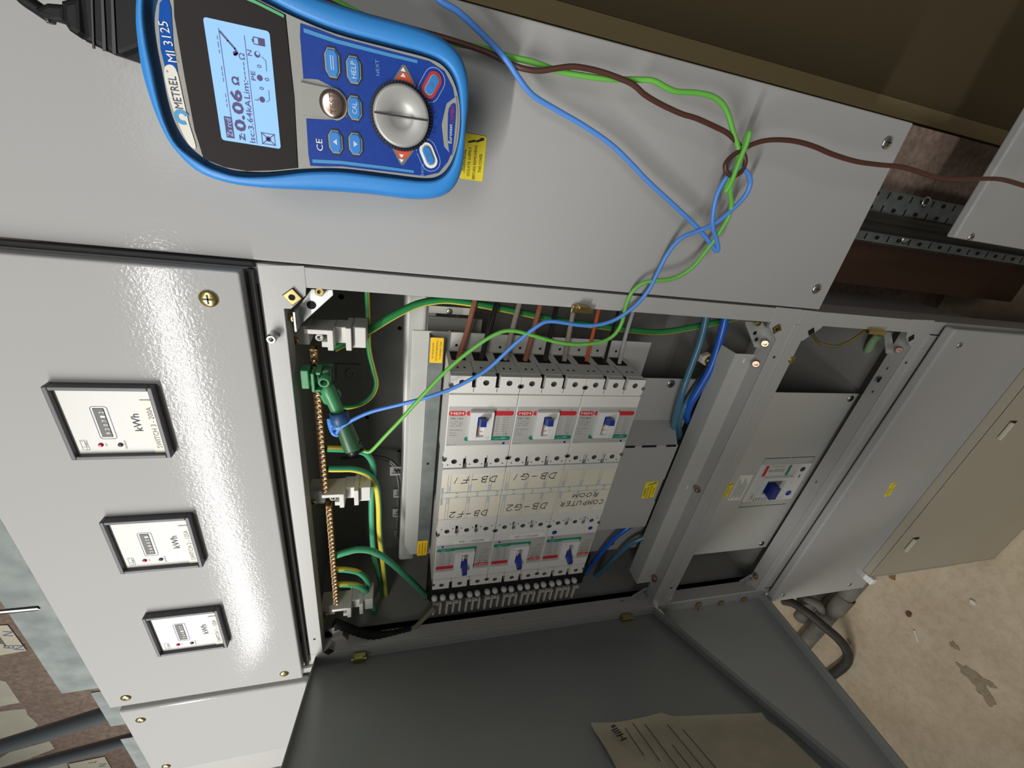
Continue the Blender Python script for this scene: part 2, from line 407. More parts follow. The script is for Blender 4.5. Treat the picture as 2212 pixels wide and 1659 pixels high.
# galvanised corner brackets
def bracket(pix, D, th=.0025, mm=STEEL, lab='galvanised corner bracket', side=None):
    ps = [at(x, y, D) for x, y in pix]; m = MB(FR((0, D - .505, 0))); m.prism([(p.x, p.z) for p in ps], -th, 0, mm, .0006)
    return m
ZINC = mat('zinc_plate', (205, 208, 206), .45, .55, var=.15, vscale=60)
k9 = 9.218; z9 = lambda L: [(640 + x / k9, 620 + y / k9) for x, y in L]
m = bracket(z9([(300, 40), (728, 55), (736, 165), (95, 745), (62, 725), (55, 370)]), .532)
p = at(640 + 300 / k9, 620 + 360 / k9, .5318); MB.disc(m, p.x, p.z, .0052, .0003, VOID, F=FR((0, .0265, 0)))
pa, pb = at(640 + 58 / k9, 620 + 370 / k9, .532), at(640 + 66 / k9, 620 + 740 / k9, .532)
Bx(m, min(pa.x, pb.x), max(pa.x, pb.x), .507, .534, pa.z - 1.72, pa.z - 1.718, ZINC)
m.mats = [ZINC if q is STEEL else q for q in m.mats]; br = m.build('corner_bracket', fr, 'galvanised corner bracket')
socket(at(692, 627.5, .53), .0055, br, 'bolt', GOLD, h=.007)
socket(at(628, 685, .52), .005, br, 'bolt', GOLD, Vector((0, -.6, -.8)).normalized(), h=.007)
k4 = 4.88; z4 = lambda L: [(1320 + x / k4, 620 + y / k4) for x, y in L]
m = bracket(z4([(1430, 365), (1600, 372), (1690, 520), (1590, 640), (1515, 638), (1422, 395)]), .532, mm=ZINC)
for x, y in ((1515, 485), (1530, 553)): p = at(1320 + x / k4, 620 + y / k4, .5318); m.disc(p.x, p.z, .0035, .0003, VOID, F=FR((0, .0265, 0)))
br = m.build('corner_bracket', fr, 'galvanised corner bracket'); socket(at(1634, 696, .528), .005, br, 'bolt', GOLD, h=.006)
m = bracket(g([(1188, 322), (1240, 330), (1262, 470), (1205, 490)]), .532, mm=ZINC); m.build('corner_bracket', fr, 'galvanised corner bracket')
def corner_block(px, py, D, ang, s_=.016):
    m = MB(Fd(at(px, py, D), (math.cos(R(ang)), 0, math.sin(R(ang)))))
    m.box(-s_ * 1.6, s_ * 1.6, -s_ * .7, s_ * .7, -.012, -.008, GREYI, .001); m.box(-s_ * .7, s_ * .7, -s_ * .65, s_ * .65, -.008, .003, GREYI, .001)
    m.disc(-s_ * 1.2, 0, .003, -.0077, VOID); m.disc(s_ * 1.2, 0, .003, -.0077, VOID); m.build('corner_bracket', fr)
corner_block(735, 1380, .525, 25, .017); corner_block(1388, 1290, .525, -50, .013); corner_block(1618, 1258, .525, -50, .012)
for px, py in ((747, 1392), (779, 1387), (1088, 1340), (1345, 1303)): screw(at(px, py, .521), .005, fr, 'bolt', GOLD, Vector((.7, -.7, 0)))
# striker and hinge pieces
m = MB(FR(at(1252, 665, .505)))
m.box(-.004, .004, -.0135, .0135, 0, .008, GOLD, .0015); m.box(-.0045, .002, -.016, .016, .0075, .0105, GOLD, .001); m.box(.002, .006, -.007, .007, 0, .014, GOLD, .001)
m.build('latch_striker', fr, 'brass-coloured latch striker')
m = MB(FR(at(1885, 713, .505))); m.box(-.004, .004, -.016, .016, 0, .008, GOLD, .0015); m.box(-.0045, .002, -.02, .02, .0075, .0105, GOLD, .001); m.build('latch_striker', fr, 'brass-coloured latch striker')
def hinge(px, py, D, s_=1.0):
    p = at(px, py, D); m = MB(FR(p))
    m.box(-.007 * s_, .007 * s_, -.012 * s_, .012 * s_, -.004, .004, GOLD, .001); m.box(-.004 * s_, .009 * s_, -.009 * s_, .009 * s_, .004, .010, GOLD, .001)
    m.cyl((.004 * s_, -.014 * s_, .007), (.004 * s_, .014 * s_, .007), .003 * s_, GOLD); m.build('hinge', fr, 'brass-coloured door hinge')
hinge(776, 1418, .498); hinge(1352, 1333, .498)
for px, py in ((1508, 1304), (1556, 1301), (1606, 1293)):
    p = at(px, py, .503); m = MB(FR(p)); m.box(-.009, .006, -.007, .007, 0, .006, mat('dull_bronze_clip', (140, 118, 92), .5, .3), .002); m.cyl((-.004, -.004, .004), (-.016, -.003, .012), .0025, MATS['dull_bronze_clip']); m.build('hinge', fr)
CHAM = mat('chamber_shade', (46, 44, 42), .7)  # shade of the right chamber painted into its sheets
# enclosure sheets that close the compartments
m = MB(); Bx(m, -.8895, -.8875, .534, .76, -1.68, .46, GREYI); m.build('side_sheet', fr)
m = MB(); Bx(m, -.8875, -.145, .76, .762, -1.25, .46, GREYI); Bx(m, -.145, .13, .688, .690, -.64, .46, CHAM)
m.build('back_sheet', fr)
m = MB(); Bx(m, -.8875, -.02, .535, .76, .150, .152, GREYI); m.build('divider_sheet', fr)
m = MB(); Bx(m, -.8875, -.15, .575, .76, -.622, -.620, GREYI); m.build('divider_sheet', fr)
m = MB(); Bx(m, -.8875, -.15, .535, .76, -.937, -.935, GREYI); m.build('divider_sheet', fr)
m = MB(); Bx(m, -.147, -.145, .56, .76, -1.25, -.66, GREYI); m.build('divider_sheet', fr)
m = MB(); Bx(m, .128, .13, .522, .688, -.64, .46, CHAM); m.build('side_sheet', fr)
# holes punched in the back sheet
for px, py, r in ((737, 641, .005), (740, 699, .005), (760, 703.5, .004), (863.5, 709, .004), (793, 902, .004), (862, 974, .003)): hole(px, py, .7595, r)

# ------------------------------------------------------------------ covers and panels
mp = thing('meter_cover_panel', 'wide grey cover panel that carries the three energy meters', 'panel', Wd(-.515, .49, .159))
m = MB(); Bx(m, -.8967, -.1345, .482, .500, .159, .4555, GREYM, .0025, 3); m.build('cover_sheet', mp)
for px, py in ((451, 645), (614, 1455), (272, 1507)): screw(at(px, py, .482), .0092 if px == 451 else .0076, mp, m=GOLD)
BOLT = [(0, 1), (.32, .52), (.2, .50), (.62, .08), (.55, .02), (1.0, 0), (.86, .32), (.78, .22), (.42, .56), (.56, .60), (.2, 1.05)]
def warning(o, u, W, H, parent, name='warning_label', lines=('THIS COVER', 'BEFORE REMOVING', 'ISOLATE SUPPLY', 'WARNING')):
    m = MB(Fd(o, u)); m.prism(m.rrect(0, W, 0, H, W * .05), 0, .0003, YEL)
    wl = (.42, .75, .64, .46)
    for i, t in enumerate(lines): m.text(t, W * .40, H * (.17 + .235 * i), H * .115, INK, .0005, W * wl[i], 0, 'c')
    m.rect(W * .12, W * .66, H * .80, H * .815, .0005, INK)
    m.flat([(W * (.80 + .16 * a), H * (.1 + .62 * b)) for a, b in BOLT], .0005, INK)
    return m.build(name, parent, 'yellow warning label with black print and lightning arrow')
cv = thing('side_cover_panel', 'tall grey cover panel behind the blue tester', 'panel', Wd(0, .51, -.6475))
m = MB(); Bx(m, -.1257, .1297, .502, .520, -.6475, .474, GREYM, .002, 3); m.build('cover_sheet', cv)
for px, py in ((1916, 308), (1764, 624)): screw(at(px, py, .502), .008, cv)
p1, p2 = at(640 + 1707 / 4.1476, 60 + 975 / 4.1476, .5018), at(640 + 1668 / 4.1476, 60 + 1378 / 4.1476, .5018)
warning(p2, p1 - p2, (p1 - p2).length, (p1 - p2).length * .60, cv)
cv2 = thing('lower_side_cover', 'grey cover panel at the dark gap by the perforated tray', 'panel', Wd(.13, .52, -1.45))
m = MB(); Bx(m, .006, .25, .502, .515, -1.45, -.8425, GREYM, .003, 3); m.build('cover_sheet', cv2)
screw(at(2098, 512, .502), .006, cv2)
lc = thing('left_cover_panel', 'grey cover panel left of the meters with three corner screws', 'panel', Wd(-1.0, .49, .155))
m = MB(); Bx(m, -1.157, -.9185, .485, .500, .153, .4515, GREYM, .005, 3); m.build('cover_sheet', lc)
for px, py in ((304, 1555), (359, 1655)): screw(at(px, py, .485), .0076, lc, m=GOLD)
lc2 = thing('outer_left_cover', 'grey cover panel edge at the far left beyond the screwed left panel', 'panel', Wd(-1.2, .5, .1))
m = MB(); Bx(m, -1.35, -1.163, .530, .545, -.9, .45, GREY, .003); m.build('cover_sheet', lc2)
fm = thing('left_frame_member', 'grey frame member between the meter panel and the left cover', 'frame', Wd(-.905, .51, -1.7))
m = MB(); Bx(m, -1.16, -.8905, .506, .53, .0, .45, GREY, .002); Bx(m, -.917, -.899, .500, .508, .1, .45, GREY, .004); m.build('channel', fm)
lp = thing('lower_cover_panel', 'wide grey cover panel with small yellow sticker below the open compartments', 'panel', Wd(-.51, .49, -1.272))
m = MB(); Bx(m, -.8905, -.1335, .482, .500, -1.275, -.946, GREYM, .004, 3); m.build('cover_sheet', lp)
for px, py in ((2073, 746), (1692, 1285), (1836, 1262)): screw(at(px, py, .482), .0062, lp)
p1, p2 = at(1938, 1041, .4818), at(1922, 1070, .4818)
warning(p2, p1 - p2, (p1 - p2).length, .017, lp)
# leaning cover on the floor
BEIGE = mat('beige_grey_paint', (166, 159, 142), .35, bump=.03, bscale=330)
tp = thing('loose_cover_panel', 'loose beige cover with two latch slots leaning below the board', 'panel', Wd(-.45, .463, -1.72))
m = MB(); Bx(m, -.808, -.05, .462, .465, -1.718, -1.211, BEIGE, .001); Bx(m, -.808, -.05, .462, .4815, -1.213, -1.211, BEIGE, .0008); Bx(m, -.808, -.806, .462, .4815, -1.718, -1.211, BEIGE); Bx(m, -.052, -.05, .462, .4815, -1.718, -1.211, BEIGE); Bx(m, -.808, -.05, .462, .4815, -1.718, -1.716, BEIGE)
m.build('cover_sheet', tp)
for px, py in ((2176, 926), (1970, 1173)):
    p = at(px, py, .462); m = MB(FR(p)); m.box(-.020, .020, -.012, .012, -.0005, .0004, VOID); m.box(-.026, .018, .006, .0115, 0, .008, mat('beige_latch', (188, 182, 160), .5), .002); m.cyl((.012, -.003, 0), (.012, -.003, .002), .004, STEEL); m.build('latch', tp)
m = MB(); pp = at(1880, 1251, .47); Bx(m, pp.x - .012, pp.x + .008, .461, .483, pp.z - 1.72 - .012, pp.z - 1.72 + .005, WHITE, .002); m.build('corner_tab', tp, 'white corner tab')

# ------------------------------------------------------------------ energy meters
def meter(x0, z0, amps, lab, digits):
    o = Wd(x0, .471, z0); t = thing('energy_meter', lab, 'meter', o, 'energy meters on the cover panel')
    F = FR(o); mm_ = .001
    m = MB(F)
    fu = lambda v: v * mm_
    a, b_ = (0, 96), (0, 96); i0, i1 = 4.6, 91.4
    for (u0, u1, v0, v1) in ((0, 96, 0, i0), (0, 96, i1, 96), (0, i0, i0, i1), (i1, 96, i0, i1)): m.box(u0 * mm_, u1 * mm_, v0 * mm_, v1 * mm_, -.0112, 0, DGREY, .0008)
    m.box(.002, .094, .002, .094, -.0112, -.007, DGREY); m.build('bezel', t, 'dark grey plastic bezel')
    m = MB(F); W = -.0058
    m.box(.0046, .0914, .0046, .0914, -.0075, W, mat('meter_face_white', (206, 205, 200), .45))
    m.ring(m.rrect(.025, .069, .0495, .0655, .003), m.rrect(.0256, .0684, .0501, .0649, .0026), W + .0002, mat('meter_navy_line', (70, 66, 120), .5))
    m.text('kWh', .0475, .0265, .0078, INK, W + .0002, .0235, 0, 'c', None, .012)
    m.text('ON', .017, .0623, .0018, INKG, W + .0002, None, 0, 'c'); m.text('REVERSE', .0168, .0440, .0018, INKG, W + .0002, .011, 0, 'c')
    m.ring(m.rrect(.010, .024, .079, .0856, .0004), m.rrect(.0103, .0237, .0793, .0853, .0003), W + .0002, INKG)
    m.rect(.0103, .0237, .0815, .0817, W + .0002, INKG); m.rect(.0142, .0145, .0793, .0853, W + .0002, INKG)
    m.text('NIEC', .0185, .0805, .0016, INKG, W + .0002, .008, 0, 'c'); m.text('1', .0222, .0838, .0022, INK, W + .0002)
    fp = m.build('face_plate', t, 'white meter face')
    m = MB(F); m.box(.028, .0665, .053, .063, W - .0005, W + .0006, BLACK, .0003)
    for i, d in enumerate(digits): m.text(d, .0335 + i * .0056, .0558, .0042, WHITE, W + .0008, .0026, 0, 'c')
    m.build('counter', t, 'black number wheel counter')
    m = MB(F); m.lathe((.017, .0674, W), (0, 0, 1), [(.0026, 0), (.0024, .0012), (.0015, .0018), (.0001, .002)], mat('red_led_rim', (170, 20, 60), .3)); m.disc(.017, .0674, .0013, W + .0022, mat('red_led_glow', (255, 60, 110), .3, emit=1.6)); m.build('indicator_lamp', t, 'lit red lamp')
    m = MB(F); m.lathe((.0168, .0489, W), (0, 0, 1), [(.0026, 0), (.0024, .0012), (.0015, .0018), (.0001, .002)], mat('unlit_lamp', (70, 68, 74), .3)); m.build('indicator_lamp', t, 'unlit grey lamp')
    m = MB(F); m.box(.0013, .0775, .0052, .0172, W - .0003, W + .0007, mat('strip_label_cream', (222, 216, 200), .5), .0002)
    m.rect(.0776, .0781, .0048, .0174, W + .0008, INK)
    m.text('SWITCH ' + amps[0] + ' - ' + amps[1], .040, .0110, .0052, INKG if amps[0] != '1' else INK, W + .0009, .057, 0, 'c'); m.build('name_strip', t)
meter(-.3641, .2585, ('3', '200A'), 'square kWh meter marked SWITCH 3 - 200A, nearest the tall side cover', '920712')
meter(-.5590, .2590, ('2', '125A'), 'square kWh meter marked SWITCH 2 - 125A, middle of the three', '268021')
meter(-.7546, .2575, ('1', '125A'), 'square kWh meter marked SWITCH 1 - 125A, farthest from the tester', '264122')

# ------------------------------------------------------------------ doors
DOOR = mat('grey_door_paint', (150, 152, 150), .3, bump=.03, bscale=330)
def door(hx, hD, ang, L, z0, z1, fl, label):
    e = Vector((math.cos(R(ang)), -math.sin(R(ang)), 0)); n = Vector((math.sin(R(ang)), math.cos(R(ang)), 0))
    h = Wd(hx, hD, 0); h.z = 1.72; t = thing('cabinet_door', label, 'door', Vector((h.x, h.y, 1.72 + z0)), 'open compartment doors')
    F = frame(h, e, (0, 0, -1), n); m = MB(F)          # u along the door, v downwards, w inwards
    m.box(0, L, -z1, -z0, -.0015, 0, DOOR, .0005); m.build('door_skin', t)
    for nm, (u0, u1, v0, v1) in {'bottom_flange': (0, L, -z0 - .0015, -z0), 'top_flange': (0, L, -z1, -z1 + .0015), 'hinge_flange': (0, .0015, -z1, -z0), 'free_flange': (L - .0015, L, -z1, -z0)}.items():
        m = MB(F); m.box(u0, u1, v0, v1, -.001, fl, DOOR, .0003)
        if 'bottom' in nm: m.box(.012, L - .012, -z0 - .009, -z0, fl - .0015, fl, DOOR, .0003)
        m.build('door_flange', t)
    return t, F
d1, F1 = door(-.897, .505, 60, .75, -.6105, .1408, .018, 'large dark open door of the breaker compartment holding a paper pocket')
d2, F2 = door(-.897, .505, 90, .75, -.933, -.6210, .024, 'shorter open door of the lower compartment, below the large one')
# paper pocket on the large door
inv = F1.inverted(); pl = F1 @ Vector((0, 0, .006)); pn = (F1.to_3x3() @ Vector((0, 0, 1)))
def dp(px, py):
    q = inv @ onplane(px, py, pl, pn); return q.x, q.y
c0 = dp(1276, 1564); c1 = dp(1330, 1632); ct = dp(1432, 1541); c2 = dp(1640, 1543)
PAPER = mat('dusty_paper', (196, 184, 160), .8, bump=.4, bscale=160, var=.12, vscale=30)
nu, nv = 26, 30; vs = []; fs = []
for i in range(nu + 1):
    for j in range(nv + 1):
        v = c0[1] + (.588 - c0[1]) * j / nv
        edge = min(1, i / 4); q0 = [c0, dp(1335, 1563), dp(1395, 1551), ct, dp(1452, 1550), c2, (c2[0], 1.0)]
        ue = next(a_[0] + (b_[0] - a_[0]) * (v - a_[1]) / (b_[1] - a_[1]) for a_, b_ in zip(q0, q0[1:]) if v <= b_[1] + 1e-9)
        u = ue + (c0[0] + .30 - ue) * i / nu
        vs.append((u, v, .004 + .004 * edge * (1 + math.sin(j * .6 + i * .5)) * .5 + (.004 if i < 1 else 0)))
for i in range(nu):
    for j in range(nv): a = i * (nv + 1) + j; fs.append([a, a + nv + 1, a + nv + 2, a + 1])
pk = thing('paper_sheet', 'creased printed paper pocket on the inside of the open large door', 'paper', F1 @ Vector((c0[0] + .1, .3, .006)))
m = MB(F1); m.add(vs, [f[::-1] for f in fs], PAPER, True); m.build('sheet', pk)
m = MB(F1); m.text('Hills', c0[0] + .034, c0[1] + .028, .012, INK, .0135, .030, 190, 'c', None, .02)
for i, (a_, l_) in enumerate(((.030, .05), (.024, .07), (.030, .10), (.075, .06), (.040, .09), (.055, .08))): m.rect(c0[0] + a_, c0[0] + a_ + l_, c0[1] + .042 + .017 * i, c0[1] + .0445 + .017 * i, .0135, INKG)
m.build('printed_lines', pk)
# ------------------------------------------------------------------ circuit breakers
def mccb(F, label, model, amps, extra=None, group='moulded case breakers on the panelboard'):
    t = thing('circuit_breaker', label, 'breaker', F @ Vector((.0525, -.0835, -.08)), group)
    e = .0004; Wd_ = .105
    m = MB(F)
    m.box(e, Wd_ - e, -.167, 0, -.086, -.012, MCW)                       # body
    m.box(e, Wd_ - e, -.1428, -.0306, -.013, 0, MCW, .0009)              # raised front
    m.box(e, Wd_ - e, -.0306, -.0272, -.013, -.003, MCW)
    for i in range(3):                                                  # terminal covers with screw holes
        u0, u1 = .035 * i + e, .035 * (i + 1) - e; cu = .035 * i + .0175
        a0, a1 = u0 + (.0028 if i else 0), u1 - (.0028 if i < 2 else 0)
        m.hole_plate(a0, a1, -.0185, -.0003, cu, -.0108, .0046, -.0008, .008, MCW, INKG); m.rect(u0, u1, -.0272, -.0185, -.0008, MCW)
        m.add([(a0, -.0003, -.0008), (a1, -.0003, -.0008), (a1, -.0003, -.013), (a0, -.0003, -.013)], [[0, 3, 2, 1]], MCW)
        for s_ in (a0, a1): m.add([(s_, -.0003, -.0008), (s_, -.0185, -.0008), (s_, -.0185, -.013), (s_, -.0003, -.013)], [[0, 1, 2, 3] if s_ == a0 else [3, 2, 1, 0]], MCW)
        m.add([(u0, -.0272, -.0008), (u1, -.0272, -.0008), (u1, -.0272, -.013), (u0, -.0272, -.013)], [[3, 2, 1, 0][::-1]], MCW)
        m.hole_plate(a0, a1, -.1668, -.1485, cu, -.1545, .0046, -.0015, .008, MCW, INKG); m.rect(u0, u1, -.1485, -.1428, -.0015, MCW)
        m.add([(a0, -.1668, -.0015), (a1, -.1668, -.0015), (a1, -.1668, -.013), (a0, -.1668, -.013)], [[0, 1, 2, 3][::-1]], MCW)
        for q in (-.010, .010):
            m.disc(cu + q, -.0065, .0019, -.0005, MCW); m.disc(cu + q, -.0162 - .1445, .0014, -.0012, INKG)
        # openings at the cable end of the body
        m.add([(cu - .011, .0002, -.084), (cu + .011, .0002, -.084), (cu + .011, .0002, -.052), (cu - .011, .0002, -.052)], [[0, 3, 2, 1], ], VOID)
        for q in (-.006, .004): m.add([(cu + q, .0002, -.030), (cu + q + .003, .0002, -.030), (cu + q + .003, .0002, -.025), (cu + q, .0002, -.025)], [[0, 3, 2, 1]], VOID)
    for q in (.035, .07):
        m.rect(q - .0032, q + .0032, -.0185, 0, -.0115, BLACK); m.rect(q - .0032, q + .0032, -.167, -.1485, -.0115, BLACK)
        m.box(q - .0003, q + .0003, -.02, .0002, -.05, -.004, BLACK)
    m.build('housing', t)
    for (u, v) in ((.1035, -.0155), (.0015, -.0155), (.1035, -.149), (.0015, -.149)): MB(F).cyl((u, v, -.006), (u, v, .0006), .0033, STEEL, 12).build('fixing_screw', t, 'bright fixing screw')
    m = MB(F)
    m.rect(.002, .1033, -.122, -.051, .0002, STICK)
    P = .0004
    m.flat(m.rrect(.0023, .0272, -.0668, -.0584, .0035), P, RED); m.text('MEM', .01475, -.0626, .0046, WHITE, P + .0002, .019, 0, 'c')
    m.flat(m.rrect(.0286, .1017, -.0666, -.0582, .0035), P, RED); m.flat(m.rrect(.029, .1025, -.113, -.1052, .0035), P, TEAL)
    m.ribbon([(.077, -.1098), (.086, -.1098), (.090, -.1072)], .0004, WHITE, P + .0002); m.ribbon([(.088, -.1098), (.096, -.1098)], .0004, WHITE, P + .0002)
    m.text('0 OFF', .0885, -.1078, .0015, WHITE, P + .0002)
    m.text(model, .0055, -.0718, .0032, INK, P, .0185)
    for v, s_, wd in ((-.0772, 'In ' + amps + 'A max', .0185), (-.0812, 'Therm. ' + amps + 'A', .0185), (-.0852, 'Mag. ' + str(int(amps) * 10) + 'A', .017), (-.0925, 'IEC 60947-2', .0185), (-.0975, 'Cat. A', .009), (-.1022, '50-60Hz', .0115)):
        m.text(s_, .0055, v, .0019, INKG, P, wd)
    m.text('Made in UK', .0035, -.1195, .0016, TEAL, P, .014); m.text('push to trip', .0735, -.1186, .0016, INKG, P, .013)
    m.text('8kV', .0895, -.0552, .0012, INK, P, .004)
    for i, (a, b_) in enumerate((('Icu', 'Ics'), ('36kA', '240V AC'), ('25kA', '415V AC'), ('10kA', '550V AC'), ('50kA', '250V DC'), ('16kA', '440V AC'), ('6kA', '690V AC'))):
        v = -.0705 - .0042 * i
        m.text(a, .076, v, .0016, INKG if i else INK, P, .0042); m.text(b_, .087, v, .0016, INKG, P, .009)
    m.text('Ui=690V~', .076, -.1012, .0014, INKG, P, .0095); m.text('CE', .0895, -.1008, .0034, TEAL, P, .007)
    m.disc(.0928, -.1186, .0028, P, WHITE); m.disc(.0928, -.1186, .0025, P + .0002, BLUE)
    m.build('rating_label', t, 'grey rating label with red and green bars')
    m = MB(F)
    for (u0, u1, v0, v1) in ((.0337, .0452, -.1074, -.057), (.0572, .0695, -.1074, -.057), (.0452, .0572, -.0645, -.057), (.0452, .0572, -.1074, -.1012)): m.box(u0, u1, v0, v1, 0, .0075, WHITEP)
    m.rect(.0337, .0695, -.1074, -.1071, .0076, WHITEP)
    m.rect(.0452, .0572, -.1012, -.0645, .001, mat('toggle_slot', (150, 140, 128), .5)); m.box(.0512, .0572, -.1012, -.076, .001, .0035, WHITEP)
    m.text(amps, .0512, -.0835, .003, INK, .0038, .009, 0, 'c'); m.text('ON', .0512, -.0935, .0034, RED, .0038, .008, 0, 'c')
    m.ring([(.0635 + .0024 * math.cos(i * .4), -.1025 + .0024 * math.sin(i * .4)) for i in range(16)], [(.0635 + .0021 * math.cos(i * .4), -.1025 + .0021 * math.sin(i * .4)) for i in range(16)], .0077, INKG)
    m.text('I', .0635, -.0605, .002, INKG, .0078)
    sr = m.build('toggle_surround', t, 'white toggle surround')
    m = MB(F)
    m.add([(.0465, -.066, .002), (.0560, -.066, .002), (.0560, -.081, .002), (.0465, -.081, .002), (.0470, -.0625, .022), (.0555, -.0625, .022), (.0555, -.0715, .024), (.0470, -.0715, .024)],
          [[0, 1, 5, 4][::-1], [1, 2, 6, 5][::-1], [2, 3, 7, 6][::-1], [3, 0, 4, 7][::-1], [4, 5, 6, 7]], TOG)
    m.build('toggle', t, 'blue switch toggle')
    if extra: extra(t, F)
    return t
def name_strip(s_):
    def f(t, F):
        m = MB(F); m.box(.0075, .0735, -.1335, -.1232, 0, .0005, WHITE); m.text(s_, .0415, -.1283, .0046, INK, .0007, .046, 0, 'c'); m.build('name_strip', t, 'white strip with black print')
    return f
def dots(t, F):
    m = MB(F)
    for u, v, r in ((.0905, -.1315, .0052), (.016, -.1355, .0046)): m.disc(u, v, r, .0003, BLUE); m.disc(u, v, r * .45, .0005, TOG)
    m.build('blue_sticker', t, 'round blue stickers')
Z = (-.0733, -.1783, -.2833)
for i, (lb, mo, am) in enumerate((('white breaker with blue toggle in right row, beside the galvanised rail', 'MFL1253', '125'), ('white breaker with blue toggle in right row, middle of its three', 'MFL1253', '125'), ('white breaker with blue toggle in right row, beside the grey lidded cover', 'MFL803', '80'))):
    mccb(PF(Wd(-.267, .516, Z[i])), lb, mo, am)
for i, (lb, mo, am, ex) in enumerate((('upside-down breaker in left row with strip reading SWITCH 1 - 125A', 'MFL1253', '125', name_strip('SWITCH 1 - 125A')), ('upside-down breaker in left row with strip reading SWITCH 2 - 125A', 'MFL1253', '125', name_strip('SWITCH 2 - 125A')), ('upside-down breaker in left row with two round blue stickers', 'MFL803', '80', dots))):
    mccb(PR(Wd(-.7318, .516, Z[i] - .105)), lb, mo, am, ex)

# handwriting as pen strokes, letter box 1 x 1.4
def arc(cx, cy, rx, ry, a0, a1, n=9): return [(cx + rx * math.cos(R(a0 + (a1 - a0) * i / n)), cy + ry * math.sin(R(a0 + (a1 - a0) * i / n))) for i in range(n + 1)]
STK = {'D': [[(.1, 0), (.15, 1.4)], [(0, 1.4)] + arc(.2, .7, .75, .7, 90, -90) + [(0, 0)]], 'B': [[(.1, 0), (.15, 1.4)], [(0, 1.4)] + arc(.25, 1.05, .5, .35, 90, -90) + arc(.25, .35, .6, .35, 90, -90) + [(0, 0)]],
       '-': [[(.1, .65), (.85, .7)]], 'F': [[(.2, -.1), (.25, 1.35)], [(.1, 1.35), (.95, 1.45)], [(-.1, .7), (.8, .72)]], '1': [[(.4, 0), (.55, 1.4)]],
       'G': [arc(.5, .7, .5, .7, 50, 320) + [(.9, .6)], [(.4, .62), (1.15, .62)], [(.9, .6), (.85, -.05)]], '2': [arc(.45, 1.0, .42, .4, 170, -30) + [(.1, .02), (.95, .05)]],
       'C': [arc(.5, .7, .5, .7, 50, 310)], 'O': [arc(.5, .7, .48, .68, 90, 450, 14)], 'M': [[(0, 0), (.12, 1.4), (.5, .4), (.9, 1.4), (1, 0)]], 'P': [[(.1, 0), (.15, 1.4)], [(.0, 1.4)] + arc(.25, 1.02, .55, .38, 90, -90)],
       'U': [[(.05, 1.4), (.1, .4)] + arc(.5, .4, .4, .4, 180, 360) + [(.95, 1.4)]], 'T': [[(.5, 0), (.5, 1.4)], [(-.05, 1.38), (1.05, 1.42)]], 'E': [[(.95, 1.4), (.1, 1.38), (.1, 0), (.95, .02)], [(.1, .7), (.8, .72)]],
       'R': [[(.1, 0), (.15, 1.4)], [(0, 1.4)] + arc(.25, 1.05, .5, .35, 90, -90) + [(.95, 0)]], ' ': []}
def hand(m, s_, u, v, h, wd, w, pitch=None, slant=.12, pen=.0011):
    k = h / 1.4; n = len(s_); pitch = pitch or wd / n
    for i, c in enumerate(s_):
        for st in STK[c]: m.ribbon([(u + i * pitch + (x * .78 + y * slant) * pitch * .95, v + y * k) for x, y in st], pen, PEN, w)
